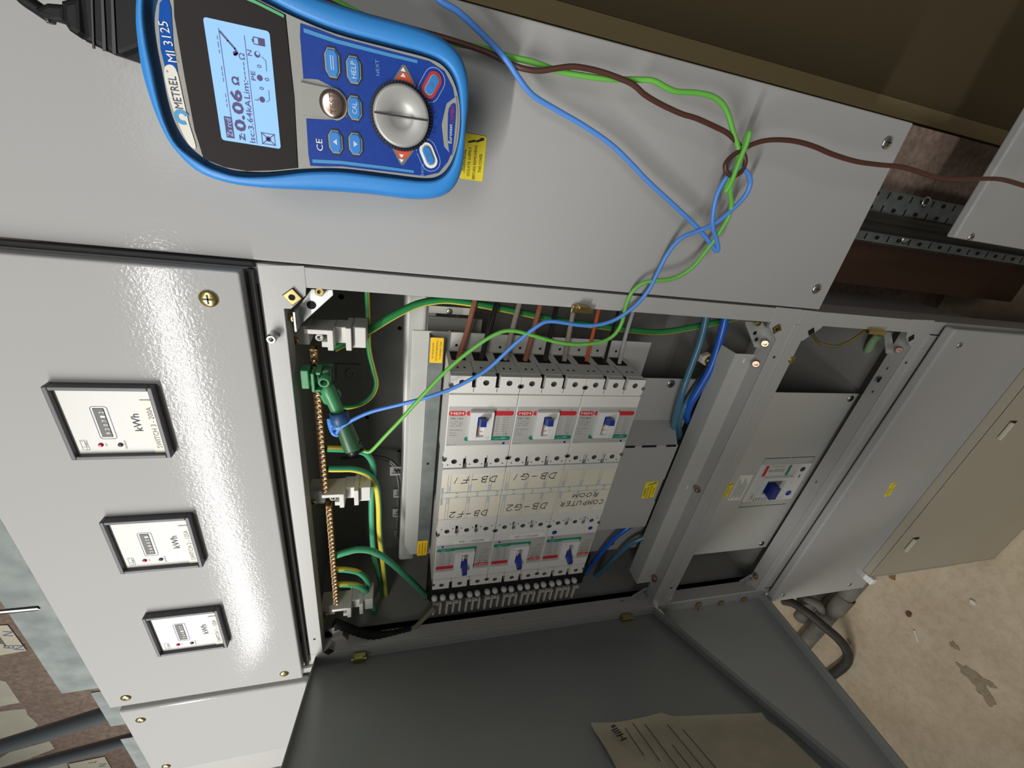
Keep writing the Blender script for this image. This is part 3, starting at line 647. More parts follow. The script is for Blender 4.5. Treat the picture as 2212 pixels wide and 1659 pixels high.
# card holders between the two rows
for i, (top, bot) in enumerate(((('DB-F1', .0075), ('DB-F2', .012)), (('DB-G1', .014), ('DB-G2', .008)), (None, None))):
    o = Wd(-.4350, .516, Z[i]); F = PF(o); t = thing('circuit_label_holder', ('white card holder reading DB-F1 and DB-F2 between the breaker rows', 'white card holder reading DB-G1 and DB-G2 between the breaker rows', 'white card holder reading COMPUTER ROOM between the breaker rows')[i], 'label holder', F @ Vector((.0525, -.064, -.03)), 'circuit label holders')
    m = MB(F); m.box(.0004, .1046, -.1284, -.0002, -.06, -.004, MCW); m.box(.0004, .1046, -.0122, -.0002, -.006, .0005, MCW, .001); m.box(.0004, .1046, -.1284, -.1115, -.006, .0005, MCW, .001); m.build('carrier', t)
    m = MB(F); m.box(.0004, .1046, -.1115, -.0122, -.004, -.0012, CREAM); w_ = -.0009
    m.rect(.0004, .1046, -.0628, -.0512, w_, mat('pale_card_band', (226, 226, 208), .6)); w_ += .0002
    for v in (-.0512, -.0628): m.rect(.006 if i == 0 else .0004, .1046, v - .00025, v + .00025, w_, INKB)
    for q in (0, 1, 2):
        u = .0105 + .0345 * q if i == 0 else .004 + .0345 * q
        for d in (0, .0047): m.rect(u + d, u + d + .0004, -.1115, -.0628, w_, INKB); m.rect(u + d, u + d + .0004, -.0512, -.0122, w_, INKB)
        m.rect(u + .0352, u + .0355, -.0628, -.0512, w_, INKB)
        m.text('L%d' % (q + 1), u + .017, -.057, .0042, INKB, w_, .0085, 90, 'c')
        for sgn, v0 in ((1, -.0500), (-1, -.0770)):
            m.rect(u + .0004, u + .0047, v0 + .0, v0 + .0130, w_ - .0001, mat('pale_blue_cell', (206, 208, 214), .6)); m.text(str(2 * q + 1), u + .0026, v0 + .004, .002, INKB, w_); m.text(str(2 * q + 2), u + .0026, v0 + .009, .002, INKB, w_)
    if i == 0:
        for q in range(4): m.rect(.0012 + q * .0009, .0017 + q * .0009, -.078, -.040, w_, mat('tiny_print', (170, 170, 190), .6))
    m.build('label_card', t, 'cream card with blue lines')
    FH = F @ Matrix.Rotation(math.pi, 4, 'Z')         # the pen writing stands on its head
    m = MB(FH); w_ = -.0004
    if i == 0: hand(m, 'DB-F1', -.0925, .0190, .0125, .078, w_); hand(m, 'DB-F2', -.0855, .0955, .0125, .070, w_)
    elif i == 1: hand(m, 'DB-G1', -.094, .0170, .0130, .084, w_); hand(m, 'DB-G2', -.0905, .0870, .0140, .080, w_)
    else: hand(m, 'ROOM', -.0840, .0690, .0095, .054, w_); hand(m, 'COMPUTER', -.0990, .0880, .0105, .090, w_)
    m.build('handwriting', t, 'dark pen handwriting')

# ------------------------------------------------------------------ panelboard base
pb = thing('panelboard_base', 'galvanised panelboard base plate that carries the two rows of breakers', 'mounting plate', Wd(-.48, .64, -.40))
m = MB(); Bx(m, -.735, -.2365, .605, .608, -.44, -.022, LGREY, .001); m.build('base_plate', pb)
m = MB()
F = FR((0, 0, 0))
Bx(m, -.80, -.19, .645, .66, -.046, -.012, LGREY, .006, 3); m.build('rounded_edge', pb)
m = MB(); Bx(m, -.708, -.240, .585, .588, -.0693, -.0475, GALV, .0006); Bx(m, -.708, -.240, .588, .61, -.0493, -.0475, GALV); m.build('side_rail', pb, 'galvanised side rail')
def yrail(px, py, nm):
    p = at(px, py, .5846); m = MB(FR(p)); m.prism(m.rrect(-.021, .021, -.0098, .0098, .0015), 0, .0004, YELO)
    for i, s_ in enumerate(('TO BUSBAR STABS', 'BOTTOM TERMINALS', 'FIT MCCB WITH')): m.text(s_, 0, -.0058 + .0056 * i, .0023, INK, .0006, (.030, .0335, .026)[i], 0, 'c')
    m.build('instruction_label', pb, 'amber instruction label')
yrail(943, 757, 0); yrail(912, 1184, 1)
hole(924, 1002, .5846, .0022, pb)
k = 4.366; zb = lambda x, y, D: at(900 + x / k, 600 + y / k, D)
for x, y in ((310, 318), (318, 518)): p = zb(x, y, .640); screw(p, .005, pb, m=STEEL, cross=False)
m = MB()
pa, pc = zb(118, 258, .642), zb(500, 350, .642); Bx(m, pc.x, pa.x, .640, .643, pc.z - 1.72, pa.z - 1.72, LGREY)
pa, pc = zb(112, 360, .643), zb(545, 540, .643); Bx(m, pc.x, pa.x, .641, .645, pc.z - 1.72 - .01, pa.z - 1.72, GREYI); m.build('end_bracket', pb)
for x in (375, 785, 975, 1165, 1350, 1530, 1705, 1880): hole(900 + x / k, 600 + (636 if x < 400 else 655 + (x - 785) * .035) / k, .6045, .0022, pb)
# grey lidded cover beside the right-hand breakers
sc = thing('busbar_side_cover', 'folded grey cover with slots and yellow sticker beside the breakers', 'cover', Wd(-.53, .56, -.47))
m = MB(); Bx(m, -.640, -.4215, .545, .547, -.5270, -.405, GREY, .001); Bx(m, -.640, -.4215, .547, .605, -.527, -.525, GREY); m.build('cover_sheet', sc)
m = MB(FR((0, 0, 0)))
a = [Wd(-.4215, .546, -.405), Wd(-.4215, .546, -.5255), Wd(-.399, .60, -.545), Wd(-.399, .60, -.405)]
m = MB(); m.add([*a, *[p + Vector((-.0015, .0015, 0)) for p in a]], [[0, 1, 2, 3], [7, 6, 5, 4], [0, 4, 5, 1], [1, 5, 6, 2], [2, 6, 7, 3], [3, 7, 4, 0]], GREY); m.build('folded_edge', sc)
for z0, z1 in ((-.432, -.412), (-.478, -.447), (-.522, -.500)):
    m = MB(); Bx(m, -.4245, -.4205, .5446, .5455, z0, z1, VOID); Bx(m, -.4255, -.4245, .5442, .5455, z0, z1, LGREY); m.build('slot', sc)
p1, p2 = at(1180 + 957 / 3.95, 900 + 548 / 3.95, .5448), at(1180 + 915 / 3.95, 900 + 686 / 3.95, .5448)
warning(p2, p1 - p2, (p1 - p2).length, .0285, sc)
m = MB(); pa, pc = at(1434, 1035, .5448), at(1414, 1083, .5448); Bx(m, pc.x, pa.x, .5446, .5449, pa.z - 1.72 - .0008, pa.z - 1.72 + .0008, VOID); m.build('slot', sc)
bp_ = thing('busbar_back_plate', 'plain grey plate with one screw above the folded grey cover', 'plate', Wd(-.37, .61, -.5))
m = MB(); Bx(m, -.44, -.3055, .600, .602, -.572, -.39, GREY, .0008); m.build('plate', bp_); screw(at(1449, 829, .6), .0085, bp_, cross=True)
m = MB(); pa = at(1515, 815, .6); Bx(m, pa.x - .035, pa.x, .594, .6, -.5625, -.561, GREY); m.build('folded_edge', bp_)
bp2 = thing('lower_back_plate', 'grey plate with one screw behind the blue cables below the folded cover', 'plate', Wd(-.7, .61, -.5))
m = MB(); Bx(m, -.775, -.690, .600, .602, -.58, -.40, GREY, .0008); m.build('plate', bp2); screw(at(1180 + 555 / 3.95, 900 + 1080 / 3.95, .6), .0075, bp2)
# light shroud in front of the lower rail
ch = thing('cable_shroud', 'pale grey folded shroud screwed along the rail under the breakers', 'shroud', Wd(-.52, .55, -.6))
m = MB(); Bx(m, -.817, -.220, .532, .5335, -.604, -.5555, LGREY, .0006); m.build('front_sheet', ch)
m = MB(); Bx(m, -.817, -.220, .5335, .570, -.5570, -.5555, LGREY, .0004); Bx(m, -.817, -.8155, .5335, .570, -.6, -.556, LGREY); m.build('top_sheet', ch)
for px, py in ((1607, 779), (1181 + 1200 / 3.95, 900 + 603 / 3.95), (1180 + 1212 / 3.95, 900 + 825 / 3.95)):
    p = at(px, py, .5318); m = MB(FR(p)); m.box(-.004, .004, -.0012, .0012, -.001, .0006, WHITE, .0004); m.build('tab', ch)
# cover plate in the second compartment with its breaker
pt = thing('breaker_cover_plate', 'recessed grey plate with cut-out round the lone lower breaker', 'cover', Wd(-.53, .55, -.93))
m = MB(); Bx(m, -.7575, -.303, .548, .550, -.960, -.66, LGREY, .0006); m.build('cover_sheet', pt)
for px, py in ((1837, 861), (1645, 1174)): screw(at(px, py, .548), .0075, pt)
m = MB(F := FR((0, .0429, 1.72)))
for (u0, u1, v0, v1) in ((-.4660, -.4645, -.832, -.764), (-.4660, -.4645, -.9035, -.836), (-.607, -.6055, -.832, -.762), (-.607, -.6055, -.901, -.836), (-.481, -.4645, -.7645, -.7638), (-.607, -.588, -.7645, -.7638), (-.481, -.4645, -.9035, -.9028)): m.rect(u0, u1, v0, v1, .0002, VOID if v1 - v0 > .01 else INKG)
m.build('knock_out_line', pt)
m = MB(F); m.box(-.5822, -.5093, -.7552, -.7195, 0, .0003, WHITE)
for i in range(8): m.rect(-.578 + .004 * (i % 3), -.517 - .006 * ((i * 5) % 4), -.7245 - .0037 * i, -.7232 - .0037 * i, .0005, INKG)
m.build('notice_label', pt, 'white notice label with small print')
p2 = Wd(-.570, .5478, -.7135); warning(p2, (1, 0, 0), .0415, .022, pt)
lb = thing('circuit_breaker', 'lone breaker with big blue handle set in the recessed lower plate', 'breaker', Wd(-.535, .56, -.9), 'lone breaker')
F = FR((0, .545 - .505, 1.72))
m = MB(F); m.box(-.5883, -.4815, -.9035, -.763, -.05, 0, MCW, .001); m.build('housing', lb)
m = MB(F); m.rect(-.5875, -.4822, -.874, -.770, .0003, mat('breaker_label_pale', (208, 208, 202), .5))
w_ = .0005
m.rect(-.514, -.4835, -.7834, -.7751, w_, RED); m.rect(-.514, -.4835, -.8464, -.8393, w_, TEAL)
m.text('MEM', -.580, -.7795, .005, RED, w_, .016, 0, 'l'); m.flat([(-.5655, -.7745), (-.5615, -.7795), (-.5655, -.7845)], w_, RED)
for i in range(8): m.rect(-.5015, -.493 - .001 * (i % 3), -.7905 - .0056 * i, -.7887 - .0056 * i, w_, INKG); m.rect(-.488, -.4842 - .001 * (i % 2), -.7955 - .0045 * i, -.7940 - .0045 * i, w_, INKG)
for i in range(7): m.rect(-.586, -.578 + .002 * (i % 3), -.7905 - .0075 * i, -.7885 - .0075 * i, w_, INKG)
m.build('rating_label', lb, 'pale rating label with red and green bars')
m = MB(F)
for (u0, u1, v0, v1) in ((-.566, -.5115, -.7905, -.7775), (-.566, -.5115, -.858, -.842), (-.520, -.5115, -.842, -.7905), (-.566, -.557, -.842, -.7905)): m.box(u0, u1, v0, v1, 0, .009, WHITEP)
m.rect(-.557, -.520, -.842, -.7905, .002, INKG); m.build('toggle_surround', lb, 'white handle surround')
m = MB(F)
b0 = [(-.5550, -.800), (-.530, -.800), (-.530, -.822), (-.5550, -.822)]; b1 = [(-.5585, -.796), (-.5285, -.796), (-.5285, -.814), (-.5585, -.814)]
m.add([(*p, .002) for p in b0] + [(*p, .026) for p in b1], [[0, 1, 5, 4], [1, 2, 6, 5], [2, 3, 7, 6], [3, 0, 4, 7], [4, 7, 6, 5]], TOG); m.build('toggle', lb, 'big blue handle')
m = MB(F); m.lathe((-.5679, -.8828, 0), (0, 0, 1), [(.0075, 0), (.0072, .001), (.004, .0012), (.004, .0004), (.0001, .0004)], BLUE); m.build('push_button', lb, 'blue push button')
m = MB(F); m.disc(-.4973, -.8836, .0065, .0006, mat('dark_maroon_knob', (52, 36, 48), .5)); m.rect(-.522, -.513, -.8872, -.8842, .0006, TOG); m.build('adjuster', lb, 'dark round adjuster')

# ------------------------------------------------------------------ earth bars
RING = mat('worn_brass_screw', (196, 160, 120), .35, 1.0)
DKBR = mat('dark_brass', (120, 92, 60), .35, 1.0)
def earth_bar(x0, x1, z, n, label):
    t = thing('earth_bar', label, 'earth bar', Wd((x0 + x1) / 2, .55, z), 'brass earth bars')
    m = MB(); Bx(m, x1, x0, .5425, .556, z - .0048, z + .0048, BRASS, .0006); m.build('bar', t)
    for i in range(n):
        x = x0 + (x1 - x0) * (i + .5) / n; p = Wd(x, .5425, z + (.0003 if i % 2 else -.0003)); s_ = MB()
        s_.lathe(p, N_, [(.0042, -.0002), (.0042, .0014), (.0036, .0018), (.0033, .0014), (.0001, .0013)], RING, 12)
        s_.disc(0, 0, .0044, .0001, DKBR, 12, F=FR(p))
        for a in (45 + 17 * i, 135 + 17 * i):
            c, q = math.cos(R(a)), math.sin(R(a)); s_.box(-.0034, .0034, -.0006, .0006, .0012, .0016, INK, F=FR(p) @ Matrix.Rotation(R(a), 4, 'Z'))
        s_.build('terminal_screw', t)
    return t
earth_bar(-.2470, -.4960, .1065, 28, 'brass terminal bar with crossed screws, behind the green clip')
earth_bar(-.5260, -.7800, .1030, 26, 'brass terminal bar with crossed screws, beyond the middle white insulator')
INS = mat('grey_white_insulator', (206, 204, 198), .5)
def insulator(x, z, label):
    t = thing('bar_insulator', label, 'insulator', Wd(x, .56, z), 'white bar insulators'); F = PF(Wd(x, .536, z)); m = MB(F)
    # local: u to the floor, v to the right of the board
    m.box(-.036, -.012, -.013, .013, -.040, -.008, INS, .0015); m.box(-.0155, .0176, .006, .0124, -.0390, -.0003, INS, .0008); m.box(.0112, .0184, -.016, .0126, -.0396, .0004, INS, .0008)
    m.box(.004, .012, -.012, -.004, -.034, -.001, INS, .0008); m.box(.0166, .034, -.0115, .0115, -.0442, -.016, INS, .001); m.box(.033, .040, -.017, .015, -.045, -.004, INS, .0008); m.box(.040, .058, -.016, .014, -.05, -.012, INS, .0015)
    m.build('body', t); s_ = socket(F @ Vector((.0005, -.001, -.016)), .0055, t, 'bolt', STEEL, h=.010); socket(F @ Vector((-.028, -.006, -.010)), .0045, t, 'bolt', GOLD, h=.008)
    return t
insulator(-.2285, .0985, 'white plastic insulator at the end by the corner bracket'); insulator(-.5080, .0960, 'white plastic insulator between the two brass bars'); insulator(-.797, .0945, 'white plastic insulator at the dark end near the open door')
# small clip on the back sheet
m = MB(FR(at(754, 804, .757))); m.box(-.017, .017, -.022, .022, -.002, .002, GREYI, .001); m.lathe((0, -.004, .002), (0, 0, 1), [(.011, 0), (.010, .004), (.006, .006), (.005, .003), (.0001, .003)], GREYI, 14)
m.solo('cable_clip', 'small square grey fixing on the back sheet by the curving earth wire', 'clip')

# ------------------------------------------------------------------ finger duct and capped terminals along the end of the left breakers
du = thing('slotted_cable_duct', 'row of white duct fingers along the end of the left breakers', 'duct', Wd(-.84, .57, -.25))
k = 5.821; zc = lambda x, y, D=.552: at(900 + x / k, 1220 + y / k, D)
n = 24
FING = mat('duct_finger_white', (214, 212, 200), .5)
top0, topN = zc(215, 492), zc(1985, 262); bot0, botN = zc(215, 640), zc(1985, 362)
xt = (top0.x + topN.x) / 2; xb = (bot0.x + botN.x) / 2; zA, zB = top0.z, topN.z
for i in range(n):
    z = zA + (zB - zA) * i / (n - 1); jx = .002 * math.sin(i * 2.1)
    m = MB(); m.box(xb + jx, xt, .043, .050, z - .0022, z + .0022, FING, .0008)
    if i % 3 != 1: m.box(xt - .004, xt, .043, .049, z - .010, z, FING, .0008)
    m.build('finger', du)
m = MB(); m.box(xb - .03, -.735, .098, .10, zB - .04, zA + .012, BLACK); m.box(xt + .001, -.7335, .052, .095, zB - .02, zA + .010, BLACK); m.build('duct_base', du, 'black base of the duct')
caps = ((225, 405), (330, 395), (447, 383), (547, 365), (668, 355), (765, 340), (890, 322), (985, 308), (1097, 292), (1190, 288), (1300, 268), (1393, 255), (1505, 250), (1595, 233), (1700, 222), (1790, 207), (1893, 193), (1980, 180))
MAR = mat('maroon_wire', (92, 38, 40), .4)
ck = thing('capped_terminal_strip', 'black terminal strip with a row of white round caps below the left breakers', 'terminal strip', Wd(-.79, .57, -.25))
for i, (x, y) in enumerate(caps):
    p = zc(x, y); m = MB(); m.lathe(p + Vector((-.004, .004, 0)), Vector((.35, -1, .0)), [(.0001, .013), (.0036, .0125), (.0062, .009), (.0064, .003), (.005, 0)][::-1], WHITEP, 14); m.build('cap', ck)
    m = MB(); m.tube([p + Vector((-.004, .004, 0)), p + Vector((-.014, .006, .0005)), p + Vector((-.030, .016, -.002)), p + Vector((-.05, .04, -.004))], .0032, RUBBER if i % 2 == 0 else MAR, 8, 3); m.build('wire_tail', ck)
m = MB(); p0, pN = zc(200, 420), zc(1990, 195); m.box(p0.x - .012, p0.x + .012, .053, .066, pN.z - .02, p0.z + .01, BLACK, .001); m.build('strip_body', ck)
# ------------------------------------------------------------------ cables inside the board
def cable(pix, r, m, name, label, cat='cable', group=None, stripe=None, n=12, tw=0.0, sd=(0, 0, 1), sub=6, thr=.45):
    mb = MB(); mb.tube([at(*p) for p in pix], r, m, n, sub, True, stripe, 0, True, 0, Vector(sd).normalized(), thr)
    return mb.solo(name, label, cat, group)
EG = 'green and yellow earth cables'
cable([(722, 752, .575), (750, 738, .578), (800, 712, .585), (850, 682, .595), (900, 658, .605), (945, 649, .612), (985, 650, .618), (1060, 662, .628), (1130, 676, .635), (1210, 693, .64), (1290, 704, .64), (1370, 714, .64), (1430, 717, .64), (1500, 706, .63), (1575, 690, .62), (1640, 672, .62)], .0058, GN, 'earth_cable', 'thick green and yellow earth cable running behind the phase cables', 'cable', EG, YW, 20, 0, (-1, -.2, 0), 6, .55)
cable([(790, 600, .60), (793, 634, .60), (795, 700, .59), (797, 755, .582), (807, 800, .575), (813, 828, .57), (805, 852, .566), (785, 870, .562), (755, 879, .558), (722, 880, .552)], .0036, GN, 'earth_cable', 'thin green and yellow earth wire bowing down to the first brass bar', 'cable', EG, YW, 20, 0, (-.5, -.15, -.8), 6, .4)
cable([(706, 969, .552), (735, 970, .556), (765, 972, .565), (793, 982, .575), (806, 1010, .58), (803, 1060, .585), (803, 1130, .59), (808, 1200, .60), (822, 1262, .62), (832, 1330, .66)], .0052, GNT, 'earth_cable', 'earth cable leaving the bar behind the green probe handle', 'cable', EG, YW, 20, 0, (.9, -.3, .35), 6, .5)
cable([(708, 1013, .552), (735, 1013, .555), (765, 1014, .56), (793, 1024, .568), (812, 1048, .575), (818, 1090, .58), (820, 1150, .585), (827, 1210, .60), (833, 1270, .62), (838, 1330, .66)], .0052, GNT, 'earth_cable', 'earth cable with broad yellow stripe turning away from the bar', 'cable', EG, YW, 20, 0, (-.7, -.5, .5), 6, .2)
cable([(722, 1201, .552), (750, 1192, .555), (775, 1187, .558), (808, 1192, .562), (840, 1212, .57), (880, 1247, .58), (925, 1290, .60), (960, 1320, .63)], .0058, GNT, 'earth_cable', 'thick earth cable arching across to the breaker ends', 'cable', EG, YW, 20, 0, (-1, -.1, .35), 6, .5)
cable([(726, 1230, .552), (750, 1231, .555), (775, 1237, .56), (793, 1254, .57), (799, 1280, .59), (794, 1325, .63)], .0052, GNT, 'earth_cable', 'short earth cable looping off the bar, upper of the bottom pair', 'cable', EG, YW, 20, 0, (1, -.05, -.1), 6, .60)
cable([(728, 1263, .552), (750, 1262, .555), (775, 1266, .56), (795, 1282, .568), (806, 1310, .58), (811, 1335, .60)], .0054, GNT, 'earth_cable', 'short earth cable looping off the bar, nearest the dark corner', 'cable', EG, YW, 20, 0, (1, -.05, -.1), 6, .60)
cable([(742, 1268, .57), (757, 1268, .575), (760, 1274, .578), (755, 1281, .58), (745, 1283, .58)], .0014, YW, 'earth_cable', 'hair-thin yellow earth wire curl by the last two loops', 'cable', EG)
k = 4.366; zb = lambda x, y, D: (900 + x / k, 600 + y / k, D)
PH = 'phase cables at the right breaker row'
ph = [((388, 775), (478, 500), (556, 195), .0044, WBR2, 'glossy brown phase cable, first from the amber label'), ((608, 775), (680, 500), (768, 205), .0044, WBK, 'glossy black phase cable beside the first brown one'), ((835, 790), (900, 500), (975, 225), .0044, WGY, 'grey-brown phase cable, third from the amber label'),
      ((1018, 800), (1095, 520), (1172, 240), .0044, WBR2, 'brown phase cable feeding the middle breaker'), ((1210, 790), (1265, 520), (1322, 260), .0042, WBK, 'black phase cable feeding the middle breaker'), ((1390, 790), (1435, 540), (1485, 280), .0042, WGY, 'grey-brown phase cable under the brass striker'),
      ((1600, 790), (1660, 540), (1722, 285), .0032, WOR, 'orange-brown thin phase cable feeding the third breaker'), ((1765, 825), (1830, 570), (1908, 295), .0028, WBK, 'thin black phase cable feeding the third breaker'), ((1905, 835), (1965, 570), (2045, 305), .0034, WLG, 'light grey phase cable, last of the row')]
for (a, b, c, r, mm, lb) in ph:
    d = (c[0] + (c[0] - b[0]) * .6, c[1] + (c[1] - b[1]) * .6)
    cable([zb(*a, .575), zb(*b, .60), zb(*c, .62), zb(*d, .63)], r, mm, 'phase_cable', lb, 'cable', PH)
TEALG = 'blue neutral cables'
cable([(1532, 650, .60), (1524, 692, .60), (1512, 740, .59), (1490, 800, .58), (1473, 850, .575), (1462, 890, .575), (1456, 920, .58), (1458, 945, .60)], .0062, CTL, 'neutral_cable', 'long teal-blue cable hanging straight beside the bright nut', 'cable', TEALG)
cable([(1560, 760, .60), (1525, 805, .59), (1497, 850, .58), (1474, 888, .578), (1466, 915, .582), (1470, 945, .60)], .0060, CTL, 'neutral_cable', 'teal-blue cable crossing behind the bright blue one', 'cable', TEALG)
cable([(1572, 655, .59), (1566, 692, .585), (1552, 745, .58), (1535, 795, .572), (1510, 840, .57), (1490, 875, .572), (1484, 900, .58), (1492, 922, .60)], .0068, CBL, 'neutral_cable', 'bright blue cable hanging beside the pale shroud', 'cable', TEALG)
cable([(1372, 1130, .575), (1345, 1148, .575), (1318, 1172, .578), (1290, 1204, .59), (1262, 1240, .62)], .0056, CBL, 'neutral_cable', 'bright blue cable emerging below the folded grey cover', 'cable', TEALG)
cable([(1392, 1160, .57), (1360, 1176, .575), (1328, 1204, .585), (1302, 1230, .60), (1262, 1262, .64)], .0056, CTL, 'neutral_cable', 'teal-blue cable below the folded cover, beside the bright one', 'cable', TEALG)
cable([(1332, 1196, .585), (1312, 1222, .595), (1290, 1245, .61), (1275, 1262, .63)], .0050, CTL, 'neutral_cable', 'short teal-blue cable forking in the dark below the folded cover', 'cable', TEALG)
cable([(1250, 1235, .64), (1270, 1255, .65), (1300, 1262, .66), (1330, 1285, .68)], .0060, mat('dark_navy_cable', (22, 44, 80), .4), 'neutral_cable', 'dark navy cable lying deep in the bottom corner', 'cable', TEALG)
# grey control cable with ties on the back sheet
GRC = mat('grey_control_cable', (92, 94, 92), .4, coat=.3)
t = thing('control_cable', 'pair of slim grey cables tied down the back sheet beside the rail', 'cable', at(868, 1060, .70))
for off in (-3.2, 3.2):
    m = MB(); m.tube([at(x + off, y, D) for x, y, D in ((740, 990, .735), (790, 985, .725), (830, 990, .715), (852, 1005, .71), (862, 1030, .705), (866, 1065, .70), (866, 1110, .70), (864, 1150, .70), (872, 1172, .69), (900, 1190, .68))], .0032, GRC, 8); m.build('cable_run', t)
for px, py in ((857, 1022), (864, 1070), (862, 1112), (865, 1158)):
    p = at(px, py, .70); m = MB(FR(p)); m.box(-.0025, .0025, -.011, .011, .001, .0045, mat('cable_tie_grey', (170, 168, 160), .5), .001); m.box(-.012, .012, -.014, .014, -.012, -.006, GREYI, .001); m.build('cable_tie', t)
# conduit loom at the bottom corner
m = MB(); cp = [at(x, y, D) for x, y, D in ((722, 1345, .530), (740, 1352, .528), (765, 1362, .526), (795, 1371, .525), (830, 1372, .525), (862, 1367, .527), (888, 1360, .53))]; m.tube(cp, .0078, RUBBER, 12)
CPs = crom(cp, 6)
for i in range(0, len(CPs) - 2, 2): m.cyl(CPs[i], CPs[i] + (CPs[i + 1] - CPs[i]) * .7, .0087, RUBBER, 12)
m.solo('flexible_conduit', 'black corrugated conduit curving into the dark corner by the large door', 'conduit')
cable([(876, 1366, .530), (892, 1358, .53), (912, 1340, .532), (928, 1324, .535), (938, 1312, .538)], .0046, mat('clear_sleeve', (150, 138, 116), .3, alpha=.75), 'sleeved_wires', 'clear sleeve with yellow wires rising to the first duct finger', 'cable')
cable([(822, 1300, .66), (835, 1345, .64), (868, 1360, .62), (920, 1365, .62), (1000, 1352, .63)], .0030, mat('brown_grey_wire', (92, 82, 66), .5), 'loom_wire', 'thin brown-grey wire sagging along the bottom of the compartment', 'cable')
# bright flange nut and the pale green cable in the dark of the lower compartment
m = MB(FR(at(1527, 776, .60))); m.prism([(.013 * math.cos(R(60 * i)), .016 * math.sin(R(60 * i))) for i in range(6)], -.006, .004, mat('zinc_highlight', (236, 230, 214), .35, .2), .001); m.lathe((0, 0, .004), (0, 0, 1), [(.008, 0), (.007, .006), (.004, .007), (.0001, .007)], GOLD, 14)  # pale hexagon colour holds the nut's specular shine
m.solo('flange_nut', 'bright hexagon nut behind the blue cables beside the pale shroud', 'nut')
cable([(1900, 722, .57), (1884, 740, .58), (1872, 765, .595), (1868, 800, .63)], .0075, mat('pale_green_cable', (160, 192, 148), .6), 'green_cable', 'pale green cable in the dark opening of the lower compartment', 'cable')
cable([(1905, 712, .56), (1875, 712, .56), (1840, 735, .565), (1805, 748, .58), (1770, 740, .60), (1755, 722, .62)], .0026, mat('olive_wire', (120, 104, 48), .5), 'earth_wire', 'thin olive wire sagging in the dark opening of the lower compartment', 'cable')
m = MB(); a = at(1765, 1245, .62); m.cyl(a, a + N_ * .004, .006, STEEL, 12); b = at(1425 + 90, 1217, .62)
m = MB(); Bx(m, -.86, -.76, .64, .66, -.915, -.66, GREYI, .002); sp = m.solo('support_plate', 'dark plate low in the second compartment with one slotted screw', 'plate')

# ------------------------------------------------------------------ green probe, clip and stacked plug
pr = thing('crocodile_clip', 'green crocodile clip and probe handle clamped on the brass bar', 'test clip', at(700, 880, .53))
k = 6.636; zq = lambda x, y, D: at(620 + x / k, 760 + y / k, D)
a, b = zq(200, 235, .52), zq(340, 500, .52); m = MB(); m.box(min(a.x, b.x), max(a.x, b.x), .008, .026, min(a.z, b.z), max(a.z, b.z), PROBE, .0015)
a, b = zq(345, 285, .517), zq(500, 550, .517); x0, x1, z0, z1 = min(a.x, b.x), max(a.x, b.x), min(a.z, b.z), max(a.z, b.z)
m.box(x0, x1, .006, .028, z1 - .004, z1, PROBE, .001); m.box(x1 - .0043, x1 - .0003, .0105, .0335, z0, z1 - .0042, PROBE, .001); m.box(x0 + .0003, x0 + .0033, .0065, .0275, z0, z1 - .0042, PROBE, .001); m.box(x0 + .0005, x1 - .0005, .0345, .042, z0 - .012, z1 - .001, PROBED, .002)
a, b = zq(500, 235, .53), zq(640, 470, .53); m.box(min(a.x, b.x), max(a.x, b.x), .02, .04, min(a.z, b.z), max(a.z, b.z), PROBED, .003); m.build('clip_jaw', pr)
m = MB(); c = zq(530, 440, .515); m.lathe(c, N_, [(.0072, -.012), (.0072, .001), (.0045, .0015), (.0045, -.006)], PROBE, 18); m.cyl(c + Vector((0, .004, 0)), zq(600, 520, .525), .0045, PROBED); m.build('pivot', pr)
m = MB(); P0, P1, P2 = zq(588, 545, .525), zq(660, 700, .522), zq(745, 890, .52)
m.tube([zq(560, 480, .53), P0, P1, P2, zq(770, 960, .52)], [.006, .0095, .0088, .0088, .0095], PROBE, 16, 4); a = zq(700, 610, .528); m.tube([zq(505, 590, .53), zq(560, 700, .534), zq(590, 720, .535)], .0045, PROBE, 10); m.tube([zq(690, 540, .53), zq(735, 610, .534), zq(715, 665, .535)], .004, PROBE, 10); m.build('shank', pr, 'green shank with finger guard')
m = MB(); H0, H1 = zq(800, 1030, .52), zq(948, 1392, .512); ax = (H1 - H0).normalized()
m.lathe(H0 - ax * .008, ax, [(.0098, 0), (.0115, .012), (.0122, (H1 - H0).length * .75), (.0128, (H1 - H0).length + .006), (.0118, (H1 - H0).length + .0085), (.0098, (H1 - H0).length + .0085), (.0098, (H1 - H0).length - .004), (.0001, (H1 - H0).length - .004)], PROBED, 22)
m.build('handle', pr, 'dark green handle with socket end')
m = MB(); e = H1 + ax * .002; m.lathe(e, ax, [(.0096, 0), (.0096, .005), (.007, .0052), (.006, .002), (.0035, .002), (.003, .0048), (.0012, .0048), (.0012, .001), (.0001, .001)], BLACK, 22)
m.box(0, .001, 0, .001, 0, .001, BLACK, F=Matrix.Translation(H1)); m.tube([H1 - ax * .004 + Vector((.008, 0, -.008)), zq(1060, 1400, .515), zq(1100, 1420, .515)], .004, BLACK, 10); m.build('socket', pr, 'black socket in the handle end')
bp = thing('banana_plug', 'blue stacking plug pushed over the green probe shank', 'plug', zq(735, 970, .515))
m = MB(); a, b = zq(735, 862, .515), zq(772, 1010, .512); ax2 = (b - a).normalized(); m.lathe(a, ax2, [(.0098, 0), (.0122, .001), (.0126, (b - a).length), (.0105, (b - a).length + .0015)], mat('plug_navy', (40, 76, 122), .45), 22)
m.build('body', bp)
